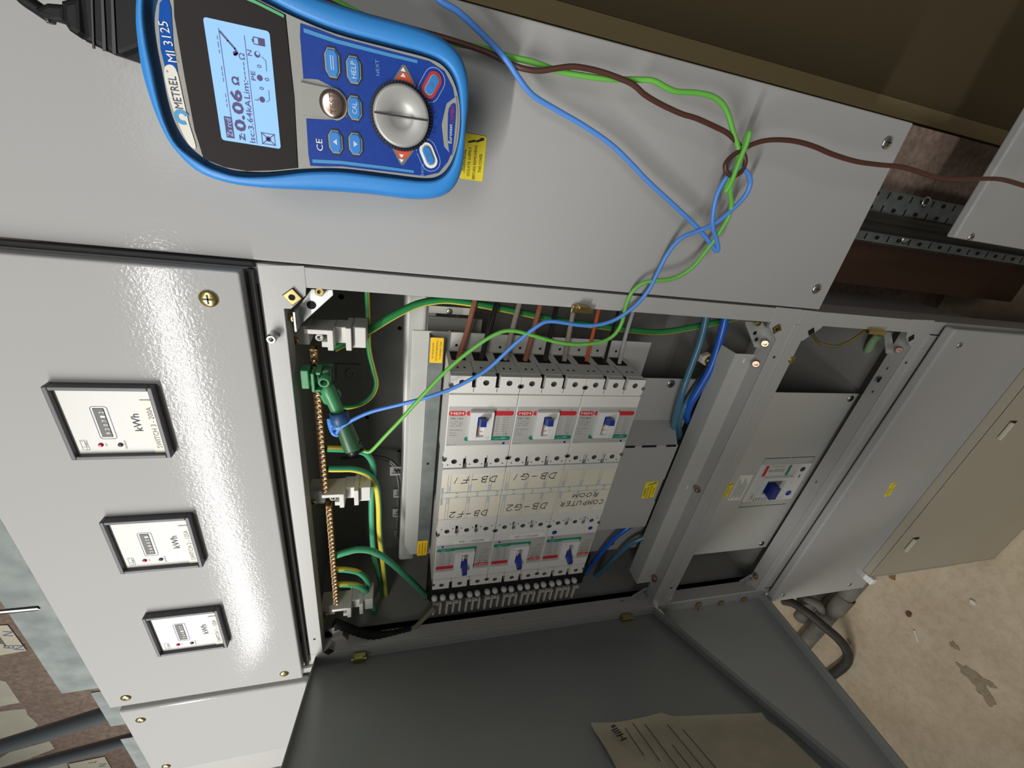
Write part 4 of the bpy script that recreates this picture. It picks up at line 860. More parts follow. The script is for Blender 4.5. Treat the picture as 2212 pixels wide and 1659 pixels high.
m = MB(); c = zq(690, 1085, .508); m.lathe(c, Vector((-.35, -.9, -.1)), [(.0068, -.016), (.0068, 0), (.0048, .0008), (.0044, -.005), (.0001, -.005)], LBL, 18); m.tube([zq(600, 960, .52), zq(620, 1070, .515), zq(665, 1170, .51), zq(735, 1195, .51)], .003, LBL, 10); m.build('side_sleeve', bp)

# ------------------------------------------------------------------ test leads
TL = 'test leads of the blue tester'
cable([(40, -62, .45), (200, -190, .452), (500, -260, .455), (780, -180, .458), (905, -60, .46), (945, -3, .46), (985, 22, .46), (1015, 48, .462), (1060, 92, .468), (1096, 132, .47), (1118, 165, .472), (1150, 205, .475), (1200, 236, .478), (1262, 272, .478), (1320, 312, .478), (1362, 352, .476), (1400, 392, .474), (1450, 438, .47), (1500, 485, .466), (1532, 522, .463), (1548, 543, .462), (1551, 532, .46), (1546, 512, .459), (1540, 492, .458), (1540, 465, .457), (1546, 430, .456), (1556, 405, .455), (1572, 380, .453), (1590, 364, .45), (1605, 364, .45), (1618, 380, .45), (1620, 400, .451), (1608, 425, .453), (1582, 452, .455), (1545, 482, .458), (1505, 500, .462), (1470, 515, .466), (1442, 548, .470), (1420, 590, .476), (1400, 628, .482), (1370, 662, .488), (1330, 690, .494), (1290, 702, .498), (1250, 702, .50), (1190, 694, .50), (1160, 705, .50), (1110, 745, .50), (1060, 792, .50), (1020, 818, .498), (970, 842, .498), (910, 862, .50), (850, 877, .506), (800, 890, .51), (760, 908, .511), (735, 925, .511), (726, 938, .51)], .0027, LBL, 'test_lead', 'blue test lead from the tester to the blue stacking plug', 'test lead', TL, None, 10, 0, (0, 0, 1), 4)
cable([(36, -56, .45), (180, -150, .455), (420, -150, .47), (700, -10, .482), (860, 72, .485), (950, 88, .484), (1040, 104, .482), (1098, 122, .48), (1150, 134, .478), (1205, 153, .476), (1262, 164, .472), (1320, 171, .468), (1380, 172, .464), (1412, 175, .46), (1440, 190, .458), (1462, 198, .457), (1500, 200, .456), (1535, 207, .455), (1558, 222, .454), (1572, 245, .453), (1584, 285, .452), (1596, 328, .451), (1590, 362, .449), (1575, 392, .447), (1568, 414, .446), (1580, 392, .444), (1598, 345, .443), (1612, 312, .443), (1619, 285, .444), (1612, 300, .447), (1600, 345, .449), (1585, 385, .451), (1577, 412, .453), (1580, 440, .455), (1574, 468, .457), (1552, 505, .460), (1525, 542, .464), (1500, 573, .468), (1475, 592, .472), (1448, 603, .476), (1415, 606, .480), (1388, 612, .484), (1366, 630, .488), (1352, 660, .492), (1344, 695, .496), (1328, 722, .498), (1300, 738, .50), (1250, 744, .50), (1200, 738, .50), (1150, 724, .50), (1105, 714, .50), (1070, 722, .50), (1020, 754, .50), (965, 800, .498), (915, 852, .498), (870, 902, .50), (832, 942, .504), (810, 966, .508), (798, 976, .51), (786, 974, .512)], .0027, LGN, 'test_lead', 'green test lead from the tester to the end of the probe handle', 'test lead', TL, None, 10, 0, (0, 0, 1), 4)
cable([(30, -50, .45), (160, -120, .455), (400, -130, .465), (620, -40, .475), (740, 20, .48), (850, 52, .482), (930, 74, .482), (985, 90, .48), (1050, 112, .478), (1098, 136, .475), (1130, 148, .472), (1165, 153, .470), (1200, 148, .468), (1240, 144, .466), (1290, 153, .464), (1335, 168, .462), (1368, 183, .46), (1392, 204, .46), (1425, 224, .46), (1470, 245, .458), (1505, 256, .456), (1545, 274, .454), (1572, 288, .453), (1592, 308, .452), (1605, 330, .451), (1610, 350, .449), (1600, 372, .447), (1582, 380, .446), (1569, 370, .447), (1567, 355, .448), (1578, 340, .45), (1600, 325, .45), (1625, 312, .45), (1652, 304, .448), (1685, 302, .446), (1722, 306, .445), (1760, 317, .443), (1800, 334, .441), (1850, 349, .439), (1900, 356, .437), (1950, 361, .435), (1995, 375, .433), (2040, 386, .431), (2090, 387, .43), (2140, 386, .429), (2175, 390, .428), (2240, 410, .427)], .0026, WBR, 'test_lead', 'brown test lead looping past the knot and out of the picture', 'test lead', TL, None, 10, 0, (0, 0, 1), 4)

# ------------------------------------------------------------------ the tester
SC = 1.1266; TD = .412
to = Wd(.0217 * SC, TD, 0.0); FT = PF(to)
HOL = mat('blue_rubber_holster', (52, 138, 214), .42, bump=.05, bscale=900)
HOLD = mat('navy_inner_holster', (34, 76, 122), .5)
TGR = mat('tester_grey_plastic', (150, 150, 144), .5, bump=.04, bscale=900)
TBL = mat('tester_blue_panel', (20, 62, 152), .5, spec=.25, var=.12, vscale=260)
TBK = mat('tester_black_window', (36, 32, 31), .45, spec=.15)
BTN = mat('button_blue', (48, 128, 206), .35)
def sc(L): return [(a * .001 * SC, b * .001 * SC) for a, b in L]
def smooth(L, n=6):
    P = [Vector((a, b, 0)) for a, b in L]; out = []; N = len(P)
    for i in range(N):
        a, b, c, d = P[i - 1], P[i], P[(i + 1) % N], P[(i + 2) % N]
        for q in range(n):
            t_ = q / n; v = .5 * ((2 * b) + (c - a) * t_ + (2 * a - 5 * b + 4 * c - d) * t_ * t_ + (3 * b - a - 3 * c + d) * t_ ** 3); out.append((v.x, v.y))
    return out
half = [(-159, 0), (-158, 12), (-155.5, 26), (-150, 42), (-139, 55.5), (-121, 60.8), (-97, 61), (-72, 59), (-47, 57), (-20, 55.6), (7, 55.2), (26, 52.5), (39, 46), (46, 35), (48.5, 20), (48, 0)]
outer = smooth(sc(half + [(a, -b) for a, b in half[-2:0:-1]]), 4)
hin = [(-151, 0), (-151, 14), (-149.5, 29), (-145, 41), (-133, 49.5), (-123, 53), (-110, 54.5), (-90, 51.5), (-66, 45.5), (-42, 42), (-10, 41), (18, 40), (31, 36), (38.5, 27), (42, 14), (43.5, 0)]
inner = smooth(sc(hin + [(a, -b) for a, b in hin[-2:0:-1]]), 4)
tt = thing('insulation_tester', 'blue and grey handheld electrical tester with lit display showing 0.06', 'tester', FT @ Vector((-.06, 0, -.08)))
LOC[tt] = Vector(tt.location)
def loft(rings, m_, close=True):
    n = len(rings[0][0]); vs = []; fs = []
    for pts, w_ in rings: vs += [(p[0], p[1], w_) for p in pts]
    for r_ in range(len(rings) - 1):
        for i in range(n): fs.append([r_ * n + i, r_ * n + (i + 1) % n, (r_ + 1) * n + (i + 1) % n, (r_ + 1) * n + i])
    return vs, fs
def lerp(A, B, f): return [(a[0] + (b[0] - a[0]) * f, a[1] + (b[1] - a[1]) * f) for a, b in zip(A, B)]
def shrink(A, f): 
    cxm = sum(p[0] for p in A) / len(A); return [(cxm + (p[0] - cxm) * f, p[1] * f) for p in A]
OUT = outer if sum(outer[i][0] * outer[(i + 1) % len(outer)][1] - outer[(i + 1) % len(outer)][0] * outer[i][1] for i in range(len(outer))) > 0 else outer[::-1]
INN = inner if OUT is outer else inner[::-1]
m = MB(FT); vs, fs = loft([(shrink(OUT, .80), -.088), (shrink(OUT, .9), -.084), (shrink(OUT, .955), -.06), (shrink(OUT, .985), -.026), (OUT, -.013), (lerp(OUT, INN, .06), -.007), (lerp(OUT, INN, .18), -.002), (lerp(OUT, INN, .34), .0008), (lerp(OUT, INN, .82), .0016), (lerp(OUT, INN, .95), .001), (INN, -.0015)], HOL); m.add(vs, fs, HOL, True)
m.add([(p[0], p[1], -.088) for p in shrink(OUT, .80)], [list(range(len(OUT)))[::-1]], HOL); m.build('holster', tt, 'blue rubber holster')
OUT = [(a * 1.03, (-.0244 + (b + .0244) * 1.03) * (1.06 if b < 0 else 1)) for a, b in OUT]
BODY = lerp(INN, shrink(INN, .93), .7)
m = MB(FT); vs, fs = loft([(INN, -.001), (lerp(INN, BODY, .3), -.006), (BODY, -.007)], HOLD); m.add(vs, fs, HOLD, True); m.build('holster_lining', tt, 'navy inner edge of the holster')
body = [(-146.5, 0), (-146.5, 14), (-145, 27), (-140, 38.5), (-131, 46.5), (-121, 50), (-110, 51), (-92, 49), (-68, 43.5), (-42, 39.6), (-10, 38.6), (18, 37.8), (30, 34), (37.5, 25), (41.5, 13), (42.6, 0)]
BD = smooth(sc(body + [(a, -b) for a, b in body[-2:0:-1]]), 4)
m = MB(FT); m.prism(BD, -.03, -.002, TGR, .0018, 3); m.build('case', tt, 'grey plastic case')
disp = [(-134.5, 0), (-134.2, 30), (-132, 46.5), (-120, 50), (-106, 50.6), (-88, 47.5), (-72, 43.6), (-71, 0)]
DP = sc(disp + [(a, -b) for a, b in disp[-2:0:-1]])
m = MB(FT); m.prism(DP, -.006, -.0012, TBK, .0006); db = m.build('display_window', tt, 'glossy black display window')
GREENL = mat('green_stripe', (70, 170, 110), .4)
m = MB(FT); m.flat(sc([(-112, 49.6), (-106, 49.8), (-88, 46.8), (-73, 43.2), (-73, 41.6), (-88, 45.2), (-106, 48.2), (-112, 48.2)]), -.0009, GREENL); m.build('green_stripe', tt)
# screen: lit liquid crystal
LCD = mat('lcd_backlight', (134, 176, 220), .5, emit=.52, spec=.1); LINK = mat('lcd_ink', (66, 44, 104), .4)
w0 = -.0009
x0, x1, hw = -118.7, -82.2, 33.0
m = MB(FT); m.flat([(p[0], p[1]) for p in m.rrect(x0 * .001 * SC, x1 * .001 * SC, -hw * .001 * SC, hw * .001 * SC, .002)], w0, LCD); m.build('lcd_screen', db, 'lit pale blue screen')
# screen writing runs up the picture: its own frame, s across 0..66, t down 0..36.5 (tester millimetres)
FS = FT @ Matrix.Translation(Vector((x0 * .001 * SC, -hw * .001 * SC, w0 + .0002))) @ Matrix(((0, -1, 0, 0), (1, 0, 0, 0), (0, 0, 1, 0), (0, 0, 0, 1)))
q_ = .001 * SC
m = MB(FS)
def T(s_, x, t_, h, wid=None, mm_=LINK, al='l', w_=.0002, bo=0): m.text(s_, x * q_, -t_ * q_, h * q_, mm_, w_, wid * q_ if wid else None, 0, al, None, bo)
def Rr(xa, xb, ta, tb, mm_=LINK, w_=.0001): m.rect(xa * q_, xb * q_, -tb * q_, -ta * q_, w_, mm_)
Rr(2, 14.5, 3.4, 8.1); T('Zs rcd', 3, 5.8, 3.2, 10.5, LCD)
Rr(14.5, 62, 7.6, 7.9)
for a_, b_ in ((20, 22), (22.8, 24.8), (25.6, 27.6), (34, 36.4), (37, 39.4), (40, 42.4), (49, 51), (52, 55), (56, 58)): Rr(a_, b_, 6.2, 6.5)
T('Z:', 1.5, 13.0, 3.6, 4.4, bo=.03); T('0.06', 7, 12.6, 7.0, 24, bo=.03)
T('Ω', 33.5, 13.2, 4.2, 4.6, bo=.03)
m.ribbon([(a * q_, -b * q_) for a, b in ((49.8, 14.6), (51.0, 16.6), (53.2, 15.4), (56.5, 12.0), (60.5, 8.2))], .0011, LINK, .0002)
m.disc(50.6 * q_, -15.3 * q_, .0014, .0002, LINK)
T('Isc:3.64kA', 1.2, 19.0, 3.4, 25); T('Lim:', 27, 19.0, 3.4, 10)
for a_, b_ in ((37.5, 39.5), (40, 42), (42.5, 44.5), (45, 47)): Rr(a_, b_, 19.2, 19.6)
T('Ω', 48, 18.8, 3.2, 3.4); Rr(0.8, 61, 21.6, 21.9)
for a_, b_, c_, d_ in ((1.5, 8.5, 25, 25.4), (1.5, 8.5, 33, 33.4), (1.5, 1.9, 25, 33.4), (8.1, 8.5, 25, 33.4)): Rr(a_, b_, c_, d_)
m.ribbon([(1.5 * q_, -25 * q_), (8.5 * q_, -33.4 * q_)], .0005, LINK, .0002); m.ribbon([(8.5 * q_, -25 * q_), (1.5 * q_, -33.4 * q_)], .0005, LINK, .0002); m.disc(5 * q_, -29.2 * q_, .0019, .0002, LINK, 8)
T('L', 27, 24.6, 2.2); T('PE', 38, 24.2, 2.4, 5); T('N', 51, 23.6, 2.6, 3)
for a_, f_ in ((28, 1), (40, 1), (52.5, 0)):
    m.disc(a_ * q_, -28 * q_, .0019, .0002, LINK, 12)
    if not f_: m.disc((a_ + .6) * q_, -28.4 * q_, .0011, .0003, LCD, 12)
T('0', 33.5, 28.4, 2.6, 1.6); T('0', 45.5, 28.4, 2.6, 1.6); T('0', 39, 32.2, 2.6, 1.8)
m.ribbon([(27 * q_, -30.6 * q_), (28.4 * q_, -32.4 * q_), (34 * q_, -32.6 * q_)], .0003, LINK, .0002); m.ribbon([(44.5 * q_, -32.6 * q_), (50 * q_, -32.6 * q_), (51.8 * q_, -30.4 * q_)], .0003, LINK, .0002)
Rr(57.5, 61.5, 26.6, 33.2); Rr(58, 61, 27.1, 29.4, LCD, .0002); Rr(58.6, 60.4, 25.9, 26.6)
m.build('screen_writing', db, 'dark screen figures')
# name band above the display
m = MB(FT); bandB = sc([(-144.4, 60 * 0 + 1.5), (-145.0, 12), (-143.2, 26), (-140.8, 35), (-136, 40), (-135.2, 34), (-137.6, 16), (-138, 1.5)])
m.flat(bandB, -.0015, mat('band_blue', (8, 80, 168), .6, spec=.15))
m.flat(smooth(sc([(-145.2, 1.5), (-141, 5), (-138.2, 1.5), (-137.6, -12), (-136.8, -26), (-135.2, -38.8), (-136.6, -41), (-139.6, -38), (-143, -27), (-145.4, -12)]), 4), -.0013, mat('band_cream', (222, 218, 208), .45))
m.text('METREL', -.1413 * SC, -.0098 * SC, .0046 * SC, mat('logo_navy', (46, 44, 78), .5), -.0010, .0175 * SC, 93, 'c'); m.text('®', -.1436 * SC, .0004 * SC, .0012 * SC, INKG, -.0010, None, 93)
lg = [((-.1402 + rr * math.cos(R(a_))) * SC, (-.0232 + rr * math.sin(R(a_))) * SC) for rr, L_ in ((.0044, range(20, 301, 20)), (.0020, range(300, 19, -20))) for a_ in L_]
m.flat(lg, -.0010, mat('logo_light_blue', (62, 150, 200), .5))
m.text('MI 3125', -.1402 * SC, .0165 * SC, .0050 * SC, WHITE, -.0010, .020 * SC, 94, 'c'); m.build('name_band', tt, 'blue and cream name band')
# blue key panel
kp = [(-64.3, 11.5), (-64.5, 34), (-63.8, 41), (-55, 40.2), (-42, 38.3), (-10, 37.2), (18, 36.4), (29, 32.6), (35.5, 24), (37.5, 18), (31, 13), (28.5, 0), (31, -13), (37.5, -18), (35.5, -24), (29, -32.6), (18, -36.4), (-10, -37.2), (-42, -38.3), (-55, -40.2), (-63.8, -41), (-64.5, -34), (-64.3, -11.5), (-52, -10.2), (-44, -9.4), (-37.5, -6.6), (-34.6, 0), (-37.5, 6.6), (-44, 9.4), (-55, 13)]
m = MB(FT); m.prism(sc(kp), -.004, -.0014, TBL, .0004)
for sgn in (1, -1): m.flat(sc([(-62, sgn * 36.5), (-42, sgn * 34.6), (-10, sgn * 33.8), (10, sgn * 33.6), (10, sgn * 35.4), (-10, sgn * 35.8), (-42, sgn * 36.8), (-62, sgn * 38.8)]), -.0011, mat('pale_blue_edge', (58, 140, 196), .5))
m.text('NEXT', -.0165 * SC, .0262 * SC, .0021 * SC, mat('pale_blue_print', (110, 160, 214), .5), -.0010, .009 * SC, 95, 'c'); m.text('BACK', .0165 * SC, -.0320 * SC, .0021 * SC, MATS['pale_blue_print'], -.0010, .009 * SC, 90, 'c'); m.text('CE', -.0565 * SC, -.0265 * SC, .0042 * SC, WHITE, -.0010, .0075 * SC, 93, 'c')
for i, c_ in enumerate('function selector'):
    a_ = R(-60 + i * 7.6 - 0); rr = .0242 * SC
    if c_ != ' ': m.text(c_, rr * math.cos(a_), rr * math.sin(a_), .0022 * SC, mat('navy_print', (8, 22, 64), .5), -.0010, None, 90 + math.degrees(a_), 'c')
m.build('key_panel', tt, 'blue printed key panel')
m = MB(FT); m.prism(sc([(29.5, 0), (32, 14), (38.6, 19.5), (40.4, 10), (41, 0), (40.4, -10), (38.6, -19.5), (32, -14)]), -.004, -.0012, TGR, .0003); m.flat(smooth(sc([(33.6, 11), (38.3, 14.5), (39.0, 0), (38.3, -17), (36.5, -18.5), (34.6, -11), (33.6, 0)]), 3), -.0009, TBL)
m.text('Eurotest', .0361 * SC, -.0112 * SC, .0025 * SC, WHITE, -.0006, .0125 * SC, 92, 'l'); m.text('COMBO', .0366 * SC, .0022 * SC, .0027 * SC, RED, -.0006, .0108 * SC, 92, 'l'); m.build('name_plate', tt)
m = MB(FT)
m.prism([(p[0], p[1]) for p in [(-.0660 * SC, .0095 * SC), (-.052 * SC, .0088 * SC)] + [((-.0462 + .0098 * math.cos(R(a_))) * SC, .0098 * math.sin(R(a_)) * SC) for a_ in range(75, -76, -15)] + [(-.052 * SC, -.0088 * SC), (-.0660 * SC, -.0095 * SC)]], -.004, .0006, TGR, .0005, 2); m.build('test_key_boss', tt, 'grey boss round the test key')
m = MB(FT); m.lathe((-.0462 * SC, 0, .0004), (0, 0, 1), [(.0088 * SC, 0), (.0085 * SC, .0012), (.006 * SC, .002), (.0001, .0023)], mat('chrome_key', (176, 154, 142), .28, 1.0), 28); m.text('TEST', -.0462 * SC, 0, .0035 * SC, mat('engraved_dark', (96, 78, 72), .5), .0029, .0125 * SC, 93, 'c'); m.build('test_key', tt, 'round chrome test key')
def key(a, b, txt, wd=.0086, L=.0205, name='key'):
    a *= q_; b *= q_; F = FT @ Matrix.Translation(Vector((a, b, -.0014))) @ Matrix.Rotation(R(92), 4, 'Z'); m = MB(F)
    sh = lambda e: [(-L / 2 - e, wd * .30), (-L / 2 - e, -wd * .3), (-L * .3, -wd / 2 - e), (L * .3, -wd / 2 - e), (L / 2 + e, -wd * .3), (L / 2 + e, wd * .3), (L * .3, wd / 2 + e), (-L * .3, wd / 2 + e)]
    m.prism(sh(.0021), 0, .0003, mat('key_shadow', (8, 16, 36), .5)); m.prism(sh(.0009), 0, .0010, TGR); m.prism(sh(0), 0, .0022, BTN, .0008)  # darkest rim paints in the thin shadow round the key
    if txt == 'menu':
        for v in (-.0008, .0008): m.rect(-.0045, .0045, v - .0002, v + .0002, .0023, WHITE)
    elif txt in 'ud':
        s_ = 1 if txt == 'u' else -1; m.flat([(-.0022, -.0013 * s_), (.0022, -.0013 * s_), (0, .0018 * s_)], .0023, mat('key_print', (200, 206, 214), .5))
    else: m.text(txt, 0, 0, .0036, mat('key_print', (200, 206, 214), .5), .0023, .0108 if len(txt) > 3 else .0078, 0, 'c')
    m.build(name, tt, 'blue rubber key')
key(-45.5, 23.4, 'menu', L=.0165); key(-32, 22.0, 'HELP', L=.0155); key(-32, 0, 'CAL', L=.0145); key(-32, -22.2, 'd', L=.0140); key(-45.6, -23.0, 'u', L=.0145)
for sgn in (1, -1):
    m = MB(FT); m.flat(sc([(-7, sgn * 20), (0, sgn * 31), (2.2, sgn * 31), (10.5, sgn * 19)]), -.0010, INKG); m.flat(sc([(-5.4, sgn * 20), (-1, sgn * 26.5), (3.6, sgn * 26.5), (9, sgn * 19)]), -.0008, mat('arrow_orange', (206, 78, 42), .5))
    for c_ in (25.2, 28.4): m.flat(sc([(-1.2, sgn * (c_ - 1.2)), (1.2 + 1.2, sgn * (c_ - 1.2)), (.6, sgn * (c_ + 1.2))]), -.0006, WHITE)
    m.build('arrow_mark', tt, 'orange arrow mark')
m = MB(FT); rk = .0190 * SC
m.lathe((0, 0, -.0014), (0, 0, 1), [(rk * 1.16, 0), (rk * 1.14, .002), (rk * 1.05, .0022), (rk * 1.03, .001)], mat('knob_ring_navy', (12, 20, 48), .5), 60, False)
for i in range(60): a_ = 2 * math.pi * i / 60; m.box(rk * 1.06, rk * 1.14, -.0004, .0004, .0022, .0034, MATS['knob_ring_navy'], F=FT @ Matrix.Rotation(a_, 4, 'Z') @ Matrix.Translation(Vector((0, 0, -.0014))))
m.build('selector_ring', tt, 'dark ribbed selector ring')
KNB = mat('silver_knob', (168, 168, 164), .42, .35)
m = MB(FT); m.lathe((0, 0, -.0014), (0, 0, 1), [(rk * 1.03, 0), (rk * 1.03, .006), (rk * 1.0, .0075), (rk * .92, .0078), (rk * .55, .0066), (rk * .40, .0058), (rk * .36, .0052), (.0001, .0050)], KNB, 48)
m.box(-rk * .97, rk * .97, -.0006, .0006, .006, .0072, INK, F=FT @ Matrix.Rotation(R(1.5), 4, 'Z')); m.build('selector_knob', tt, 'silver selector knob')
for b_, cc, nm, aa in ((22.8, mat('ring_red', (178, 48, 66), .4), 0, 62), (-21.8, WHITE, 1, 118)):
    F = FT @ Matrix.Translation(Vector((20.5 * q_, b_ * q_, -.0014))) @ Matrix.Rotation(R(aa), 4, 'Z'); m = MB(F)
    m.ring(m.rrect(-.0125, .0125, -.0085, .0085, .008), m.rrect(-.0121, .0121, -.0081, .0081, .0078), .0002, mat('pale_outline', (160, 176, 206), .5))
    m.prism(m.rrect(-.0100, .0100, -.0058, .0058, .0056), 0, .0010, cc); m.prism(m.rrect(-.0078, .0078, -.0037, .0037, .0036), 0, .0018, TGR); m.prism(m.rrect(-.0070, .0070, -.0030, .0030, .0029), 0, .0026, BTN, .0006); m.text('#' if nm else '@', 0, 0, .003, INKG, .0028, None, 30, 'c'); m.build('key', tt, 'small blue key in a red ring' if not nm else 'small blue key in a white ring')
# black test plug at the head of the tester
tp2 = thing('test_plug', 'black ribbed plug pushed into the head of the tester', 'plug', at(240, 60, .45))
k = 2.962; z0_ = lambda x, y: at(x / k, y / k, .448)
m = MB(); F0 = PF((0, -.057, 0)); inv0 = F0.inverted(); loc2 = lambda L: [((inv0 @ z0_(x, y)).x, (inv0 @ z0_(x, y)).y) for x, y in L]
m = MB(F0); m.prism(loc2([(570, -200), (1000, -200), (1010, 330), (862, 388), (800, 375), (620, 290)]), -.02, .016, RUBBER, .004, 3)
for x in (690, 752, 812): m.prism(loc2([(x - 18, -200), (x - 6, -200), (x + 6 + (0 if x < 700 else 10), 342 + (x - 690) * .25), (x - 6, 340 + (x - 690) * .25)]), .0158, .0172, BLACK)
m.build('body', tp2)
m = MB(F0); m.prism(loc2([(440, 25), (580, -10), (590, 235), (560, 262), (490, 215), (450, 150)]), -.014, .010, RUBBER, .004, 3); m.prism(loc2([(255, 60), (330, 30), (450, 40), (455, 165), (340, 130), (270, 110)]), -.008, .006, RUBBER, .003, 3); m.prism(loc2([(270, 95), (340, 120), (335, 150), (310, 150)]), -.004, .003, BLACK, .001); m.build('strain_relief', tp2)
cable([(100, 30, .45), (78, 15, .45), (50, -5, .45), (20, -40, .45)], .0045, RUBBER, 'tester_lead', 'black lead leaving the plug at the head of the tester', 'cable')

# ------------------------------------------------------------------ behind and beside the board
kR = 4.366; zr = lambda x, y, D: at(1780 + x / kR, 180 + y / kR, D)
def tray(c1, c2, c3, D, label, rows):
    # c1,c2: the upper edge in the picture, c3 below c1
    a, b, c = zr(*c1, D), zr(*c2, D), zr(*c3, D)
    x0, x1 = c.x, a.x; zt, zbm = a.z + .10, b.z - .35
    t = thing('perforated_tray', label, 'cable tray', Vector(((x0 + x1) / 2, D - .505, zbm)), 'perforated steel trays'); m = MB()
    m.box(x0, x1, D - .505, D - .503, zbm, zt, GALV, .0005); m.box(x0, x0 + .002, D - .505, D - .49, zbm, zt, GALV); m.build('strip', t)
    m = MB(FR((0, D - .505, 0))); z = zt
    i = 0
    while z > zbm:
        for q, xx in enumerate(rows):
            u = x0 + (x1 - x0) * xx
            if i % 2 == 0: m.flat(m.rrect(u - .006, u + .006, z - .002, z + .002, .0019), .0004, VOID)
            else: m.flat(m.rrect(u - .0035, u + .0035, z - .006, z + .006, .0034), .0004, VOID)
        z -= .030; i += 1
    m.build('slots', t); return t, x0, x1
t1, xa, xb_ = tray((560, 1000), (1380, 1110), (430, 1220), .66, 'perforated galvanised strip beside the pink wall in the gap', (.25, .8))
screw(zr(960, 1120, .66), .010, t1, 'bolt', STEEL, cross=False)
t2, xc, xd = tray((350, 1370), (1280, 1440), (305, 1485), .66, 'perforated galvanised strip beside the dark cables in the gap', (.5,))
screw(zr(770, 1470, .66), .010, t2, 'bolt', STEEL, cross=False)
for i, (f, lb) in enumerate(((.25, 'black cable between the two perforated strips, nearer the wall'), (.75, 'black cable between the two perforated strips, nearer the frame'))):
    x = xd + (xa - xd) * f; m = MB(); m.tube([Vector((x, .15, z)) for z in (.05, .4, .75, .9, 1.1, 1.3, 1.5)], .010, mat('dull_black_cable', (44, 42, 40), .55), 12, 3); m.solo('supply_cable', lb, 'cable', 'cables between the trays')
m = MB(); Bx(m, .0085, .0105, .66, .76, -1.6, -.66, mat('brown_timber', (88, 62, 48), .7), 0); Bx(m, -.12, .006, .745, .758, -1.6, -.66, MATS['brown_timber']); m.solo('timber_backing', 'dark brown timber backing in the gap under the tall cover', 'timber')
# galvanised trunking and cables above the board
tr = thing('galvanised_trunking', 'mottled galvanised trunking lid along the top of the meter panel', 'trunking', Wd(-.6, .57, .45))
a, b = at(84, 1420, .56), at(130, 1499, .56); m = MB(); zt = (a.z + b.z) / 2 - 1.72
Bx(m, b.x, .1, .56, .562, .48, zt, GALV, .0005); Bx(m, b.x, .1, .562, .75, zt - .002, zt, GALV); m.build('lid', tr)
m = MB(); pa = at(35, 1318, .5595); m = MB(FR(pa)); m.box(-.004, .004, -.028, .028, 0, .0015, VOID, 0, F=m.F @ Matrix.Rotation(R(8), 4, 'Y')); m.flat([(-.003, -.03), (.002, -.028), (.003, .02), (-.001, .03)], .0018, WHITE); m.build('bent_tab', tr, 'bright bent tab')
for (px, py, x1_, lb) in ((212, 1500, -1.02, 'galvanised end strip above the meter panel corner'),):
    a = at(205, 1490, .57); b = at(262, 1560, .57); m = MB(); Bx(m, b.x, a.x, .565, .567, .40, a.z - 1.72 + .004, GALV); m.solo('galvanised_strip', lb, 'strip')
a = at(258, 1592, .57); m = MB(); Bx(m, -1.45, a.x, .565, .567, .36, a.z - 1.72 - .004, GALV); m.solo('galvanised_flange', 'galvanised flange behind the left cover where the black cables drop', 'strip')
BKC = mat('black_supply_cable', (62, 66, 68), .45)
for (p0, p1, r, lb) in ((((216, 1546), (0, 1613)), None, .0155, 'thick black cable rising from behind the meter panel corner'), (((262, 1602), (0, 1672)), None, .0125, 'thick black cable rising from behind the left cover')):
    (a, b) = p0; m = MB(); A = at(*a, .60); B = at(*b, .66); d = B - A; m.tube([A - d * .4, A, A + d * .5, B, B + d * .6], r, BKC, 14, 4); m.solo('supply_cable', lb, 'cable', 'black cables above the board')
# labels stuck on the rough wall
def wall_note(pix, lb, marks):
    ps = [at(x, y, .953) for x, y in pix]; F = FR((0, .4475, 0)); m = MB(F); m.prism([(p.x, p.z) for p in ps], -.0005, .0005, mat('wall_note_paper', (214, 206, 184), .7)); t = None
    for (x, y, s_) in marks: p = at(x, y, .953); m.text(s_, p.x, p.z, .022, INKB if s_ != 'L' else INKG, .001, None, -20, 'c')
    for q in range(4): p = at(pix[0][0] + 8 + 9 * q, pix[0][1] + 14 + 5 * q, .953); m.rect(p.x - .03, p.x + .03, p.z, p.z + .004, .001, INKG)
    return m.solo('wall_note', lb, 'label')
wall_note([(-30, 1352), (17, 1350), (58, 1405), (-10, 1417), (-60, 1424)], 'cream paper label with pen marks on the rough wall, upper one', [(18, 1368, 'N'), (20, 1396, 'B'), (42, 1398, 'N')])
wall_note([(148, 1650), (226, 1634), (248, 1672), (170, 1690)], 'cream paper label with pen marks on the rough wall below the black cables', [(200, 1645, 'L'), (222, 1652, 'N')])

# ------------------------------------------------------------------ pipes, hose and litter on the floor
DUST = mat('dusty_grey_pipe', (128, 124, 116), .7, var=.35, vscale=18)
a = Vector((-1.14, .66 - .505, .032)); b = Vector((-1.66, .675 - .505, .032)); d = (b - a).normalized()
pt_ = thing('floor_pipe', 'thick dusty grey pipe with a joint running along the floor', 'pipe', (a + b) / 2, 'pipes on the floor')
m = MB(); m.cyl(a - d * .9, b + d * .9, .0275, DUST, 24); m.build('tube', pt_)
m = MB(); j = Vector((-1.262, .155, .032)); m.lathe(j - d * .002, d, [(.0275, 0), (.0305, .001), (.0305, .09), (.0275, .092)], DUST, 24); m.build('joint', pt_)
for i, (y, r, x1, lb) in enumerate(((.235, .022, -1.52, 'dusty pipe end behind the thick floor pipe'), (.300, .018, -1.40, 'slim dusty pipe end farther back on the floor'), (.345, .020, -1.36, 'rearmost dusty pipe end under the board'))):
    t = thing('floor_pipe', lb, 'pipe', Vector((x1, y, r)), 'pipes on the floor'); m = MB(); m.cyl((-.6, y, r + .004), (x1 - .05 * i, y, r + .004), r, DUST, 18); m.build('tube', t); m = MB(); m.lathe((x1 - .05 * i + .05, y, r + .004), (-1, 0, 0), [(r, 0), (r * 1.14, .001), (r * 1.14, .05), (r * .8, .052)], DUST, 18); m.build('collar', t)
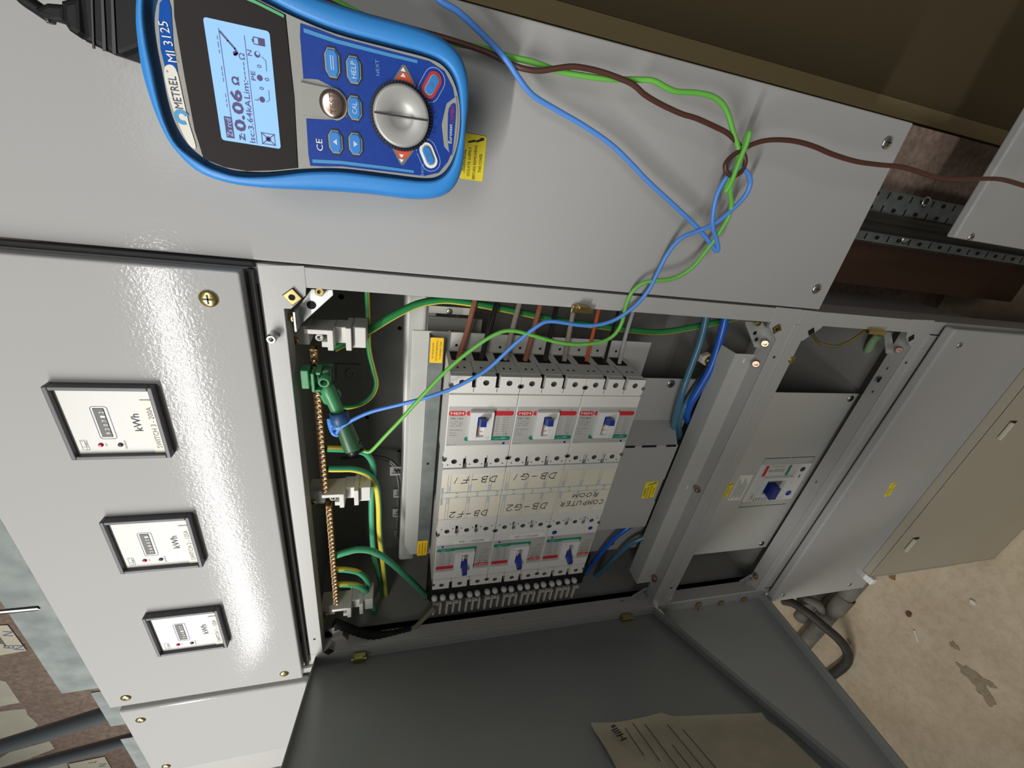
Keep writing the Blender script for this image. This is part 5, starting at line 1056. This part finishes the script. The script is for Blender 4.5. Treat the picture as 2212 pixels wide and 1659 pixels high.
def fl(x, y, h): return atz(1400 + x / 2.68, 1040 + y / 2.68, -1.72 + h)
m = MB(); m.tube([fl(780, 690, .16), fl(840, 705, .15), fl(900, 745, .14), (fl(960, 790, .12)), fl(1030, 850, .10), fl(1095, 905, .075), fl(1140, 960, .05), fl(1158, 1015, .03), fl(1135, 1065, .02), fl(1065, 1120, .018), fl(985, 1170, .018), fl(905, 1220, .018)], .0165, mat('dusty_black_hose', (70, 66, 60), .6, var=.4, vscale=40), 16, 5)
m.solo('floor_hose', 'dusty black hose looping out over the floor pipes', 'hose')
m = MB(); m.tube([fl(880, 690, .10), fl(940, 690, .11), fl(990, 720, .10), fl(1000, 765, .06), fl(985, 790, .02)], .016, DUST, 14, 5); m.solo('floor_hose', 'pale dusty hose bend half hidden behind the thick floor pipe', 'hose')
rr_ = random.Random(11)
def chip(px, py, s_, mm_, nm, lb, cat):
    p = atz(px, py, -1.719); m = MB(Matrix.Translation(p + Vector((0, 0, .001)))); q = random.Random(int(px)); pts = [(s_ * (.5 + .6 * q.random()) * math.cos(a_), s_ * (.5 + .6 * q.random()) * math.sin(a_)) for a_ in [2 * math.pi * i / 9 for i in range(9)]]; m.prism(pts, 0, s_ * .4, mm_, s_ * .08); m.solo(nm, lb, cat)
LEAF = mat('dry_leaf_brown', (110, 76, 54), .8)
chip(1400 + 1512 / 2.68, 1040 + 768 / 2.68, .011, LEAF, 'dry_leaf', 'dark brown scrap on the floor beyond the hose loop', 'scrap')
chip(1400 + 1415 / 2.68, 1040 + 545 / 2.68, .016, mat('rust_scrap', (150, 112, 74), .8), 'leaf_scrap', 'tan scrap on the floor beside the leaning cover', 'scrap')
chip(1400 + 1882 / 2.68, 1040 + 700 / 2.68, .010, WHITE, 'paper_scrap', 'white paper scrap on the open floor', 'scrap')
p = atz(1400 + 1552 / 2.68, 1040 + 898 / 2.68, -1.718); m = MB(); m.tube([p + Vector((-.012, -.012, 0)), p, p + Vector((.012, .014, 0))], .003, WHITE, 8, 2); m.solo('plastic_scrap', 'thin white plastic scrap on the floor right of the hose loop', 'scrap')
for i in range(16):
    x = 1330 + rr_.random() * 40; y = 600 + i * 30; x = 1345 - i * 16 + rr_.random() * 25
    p = atz(1400 + x / 2.68, 1040 + y / 2.68, -1.7195)
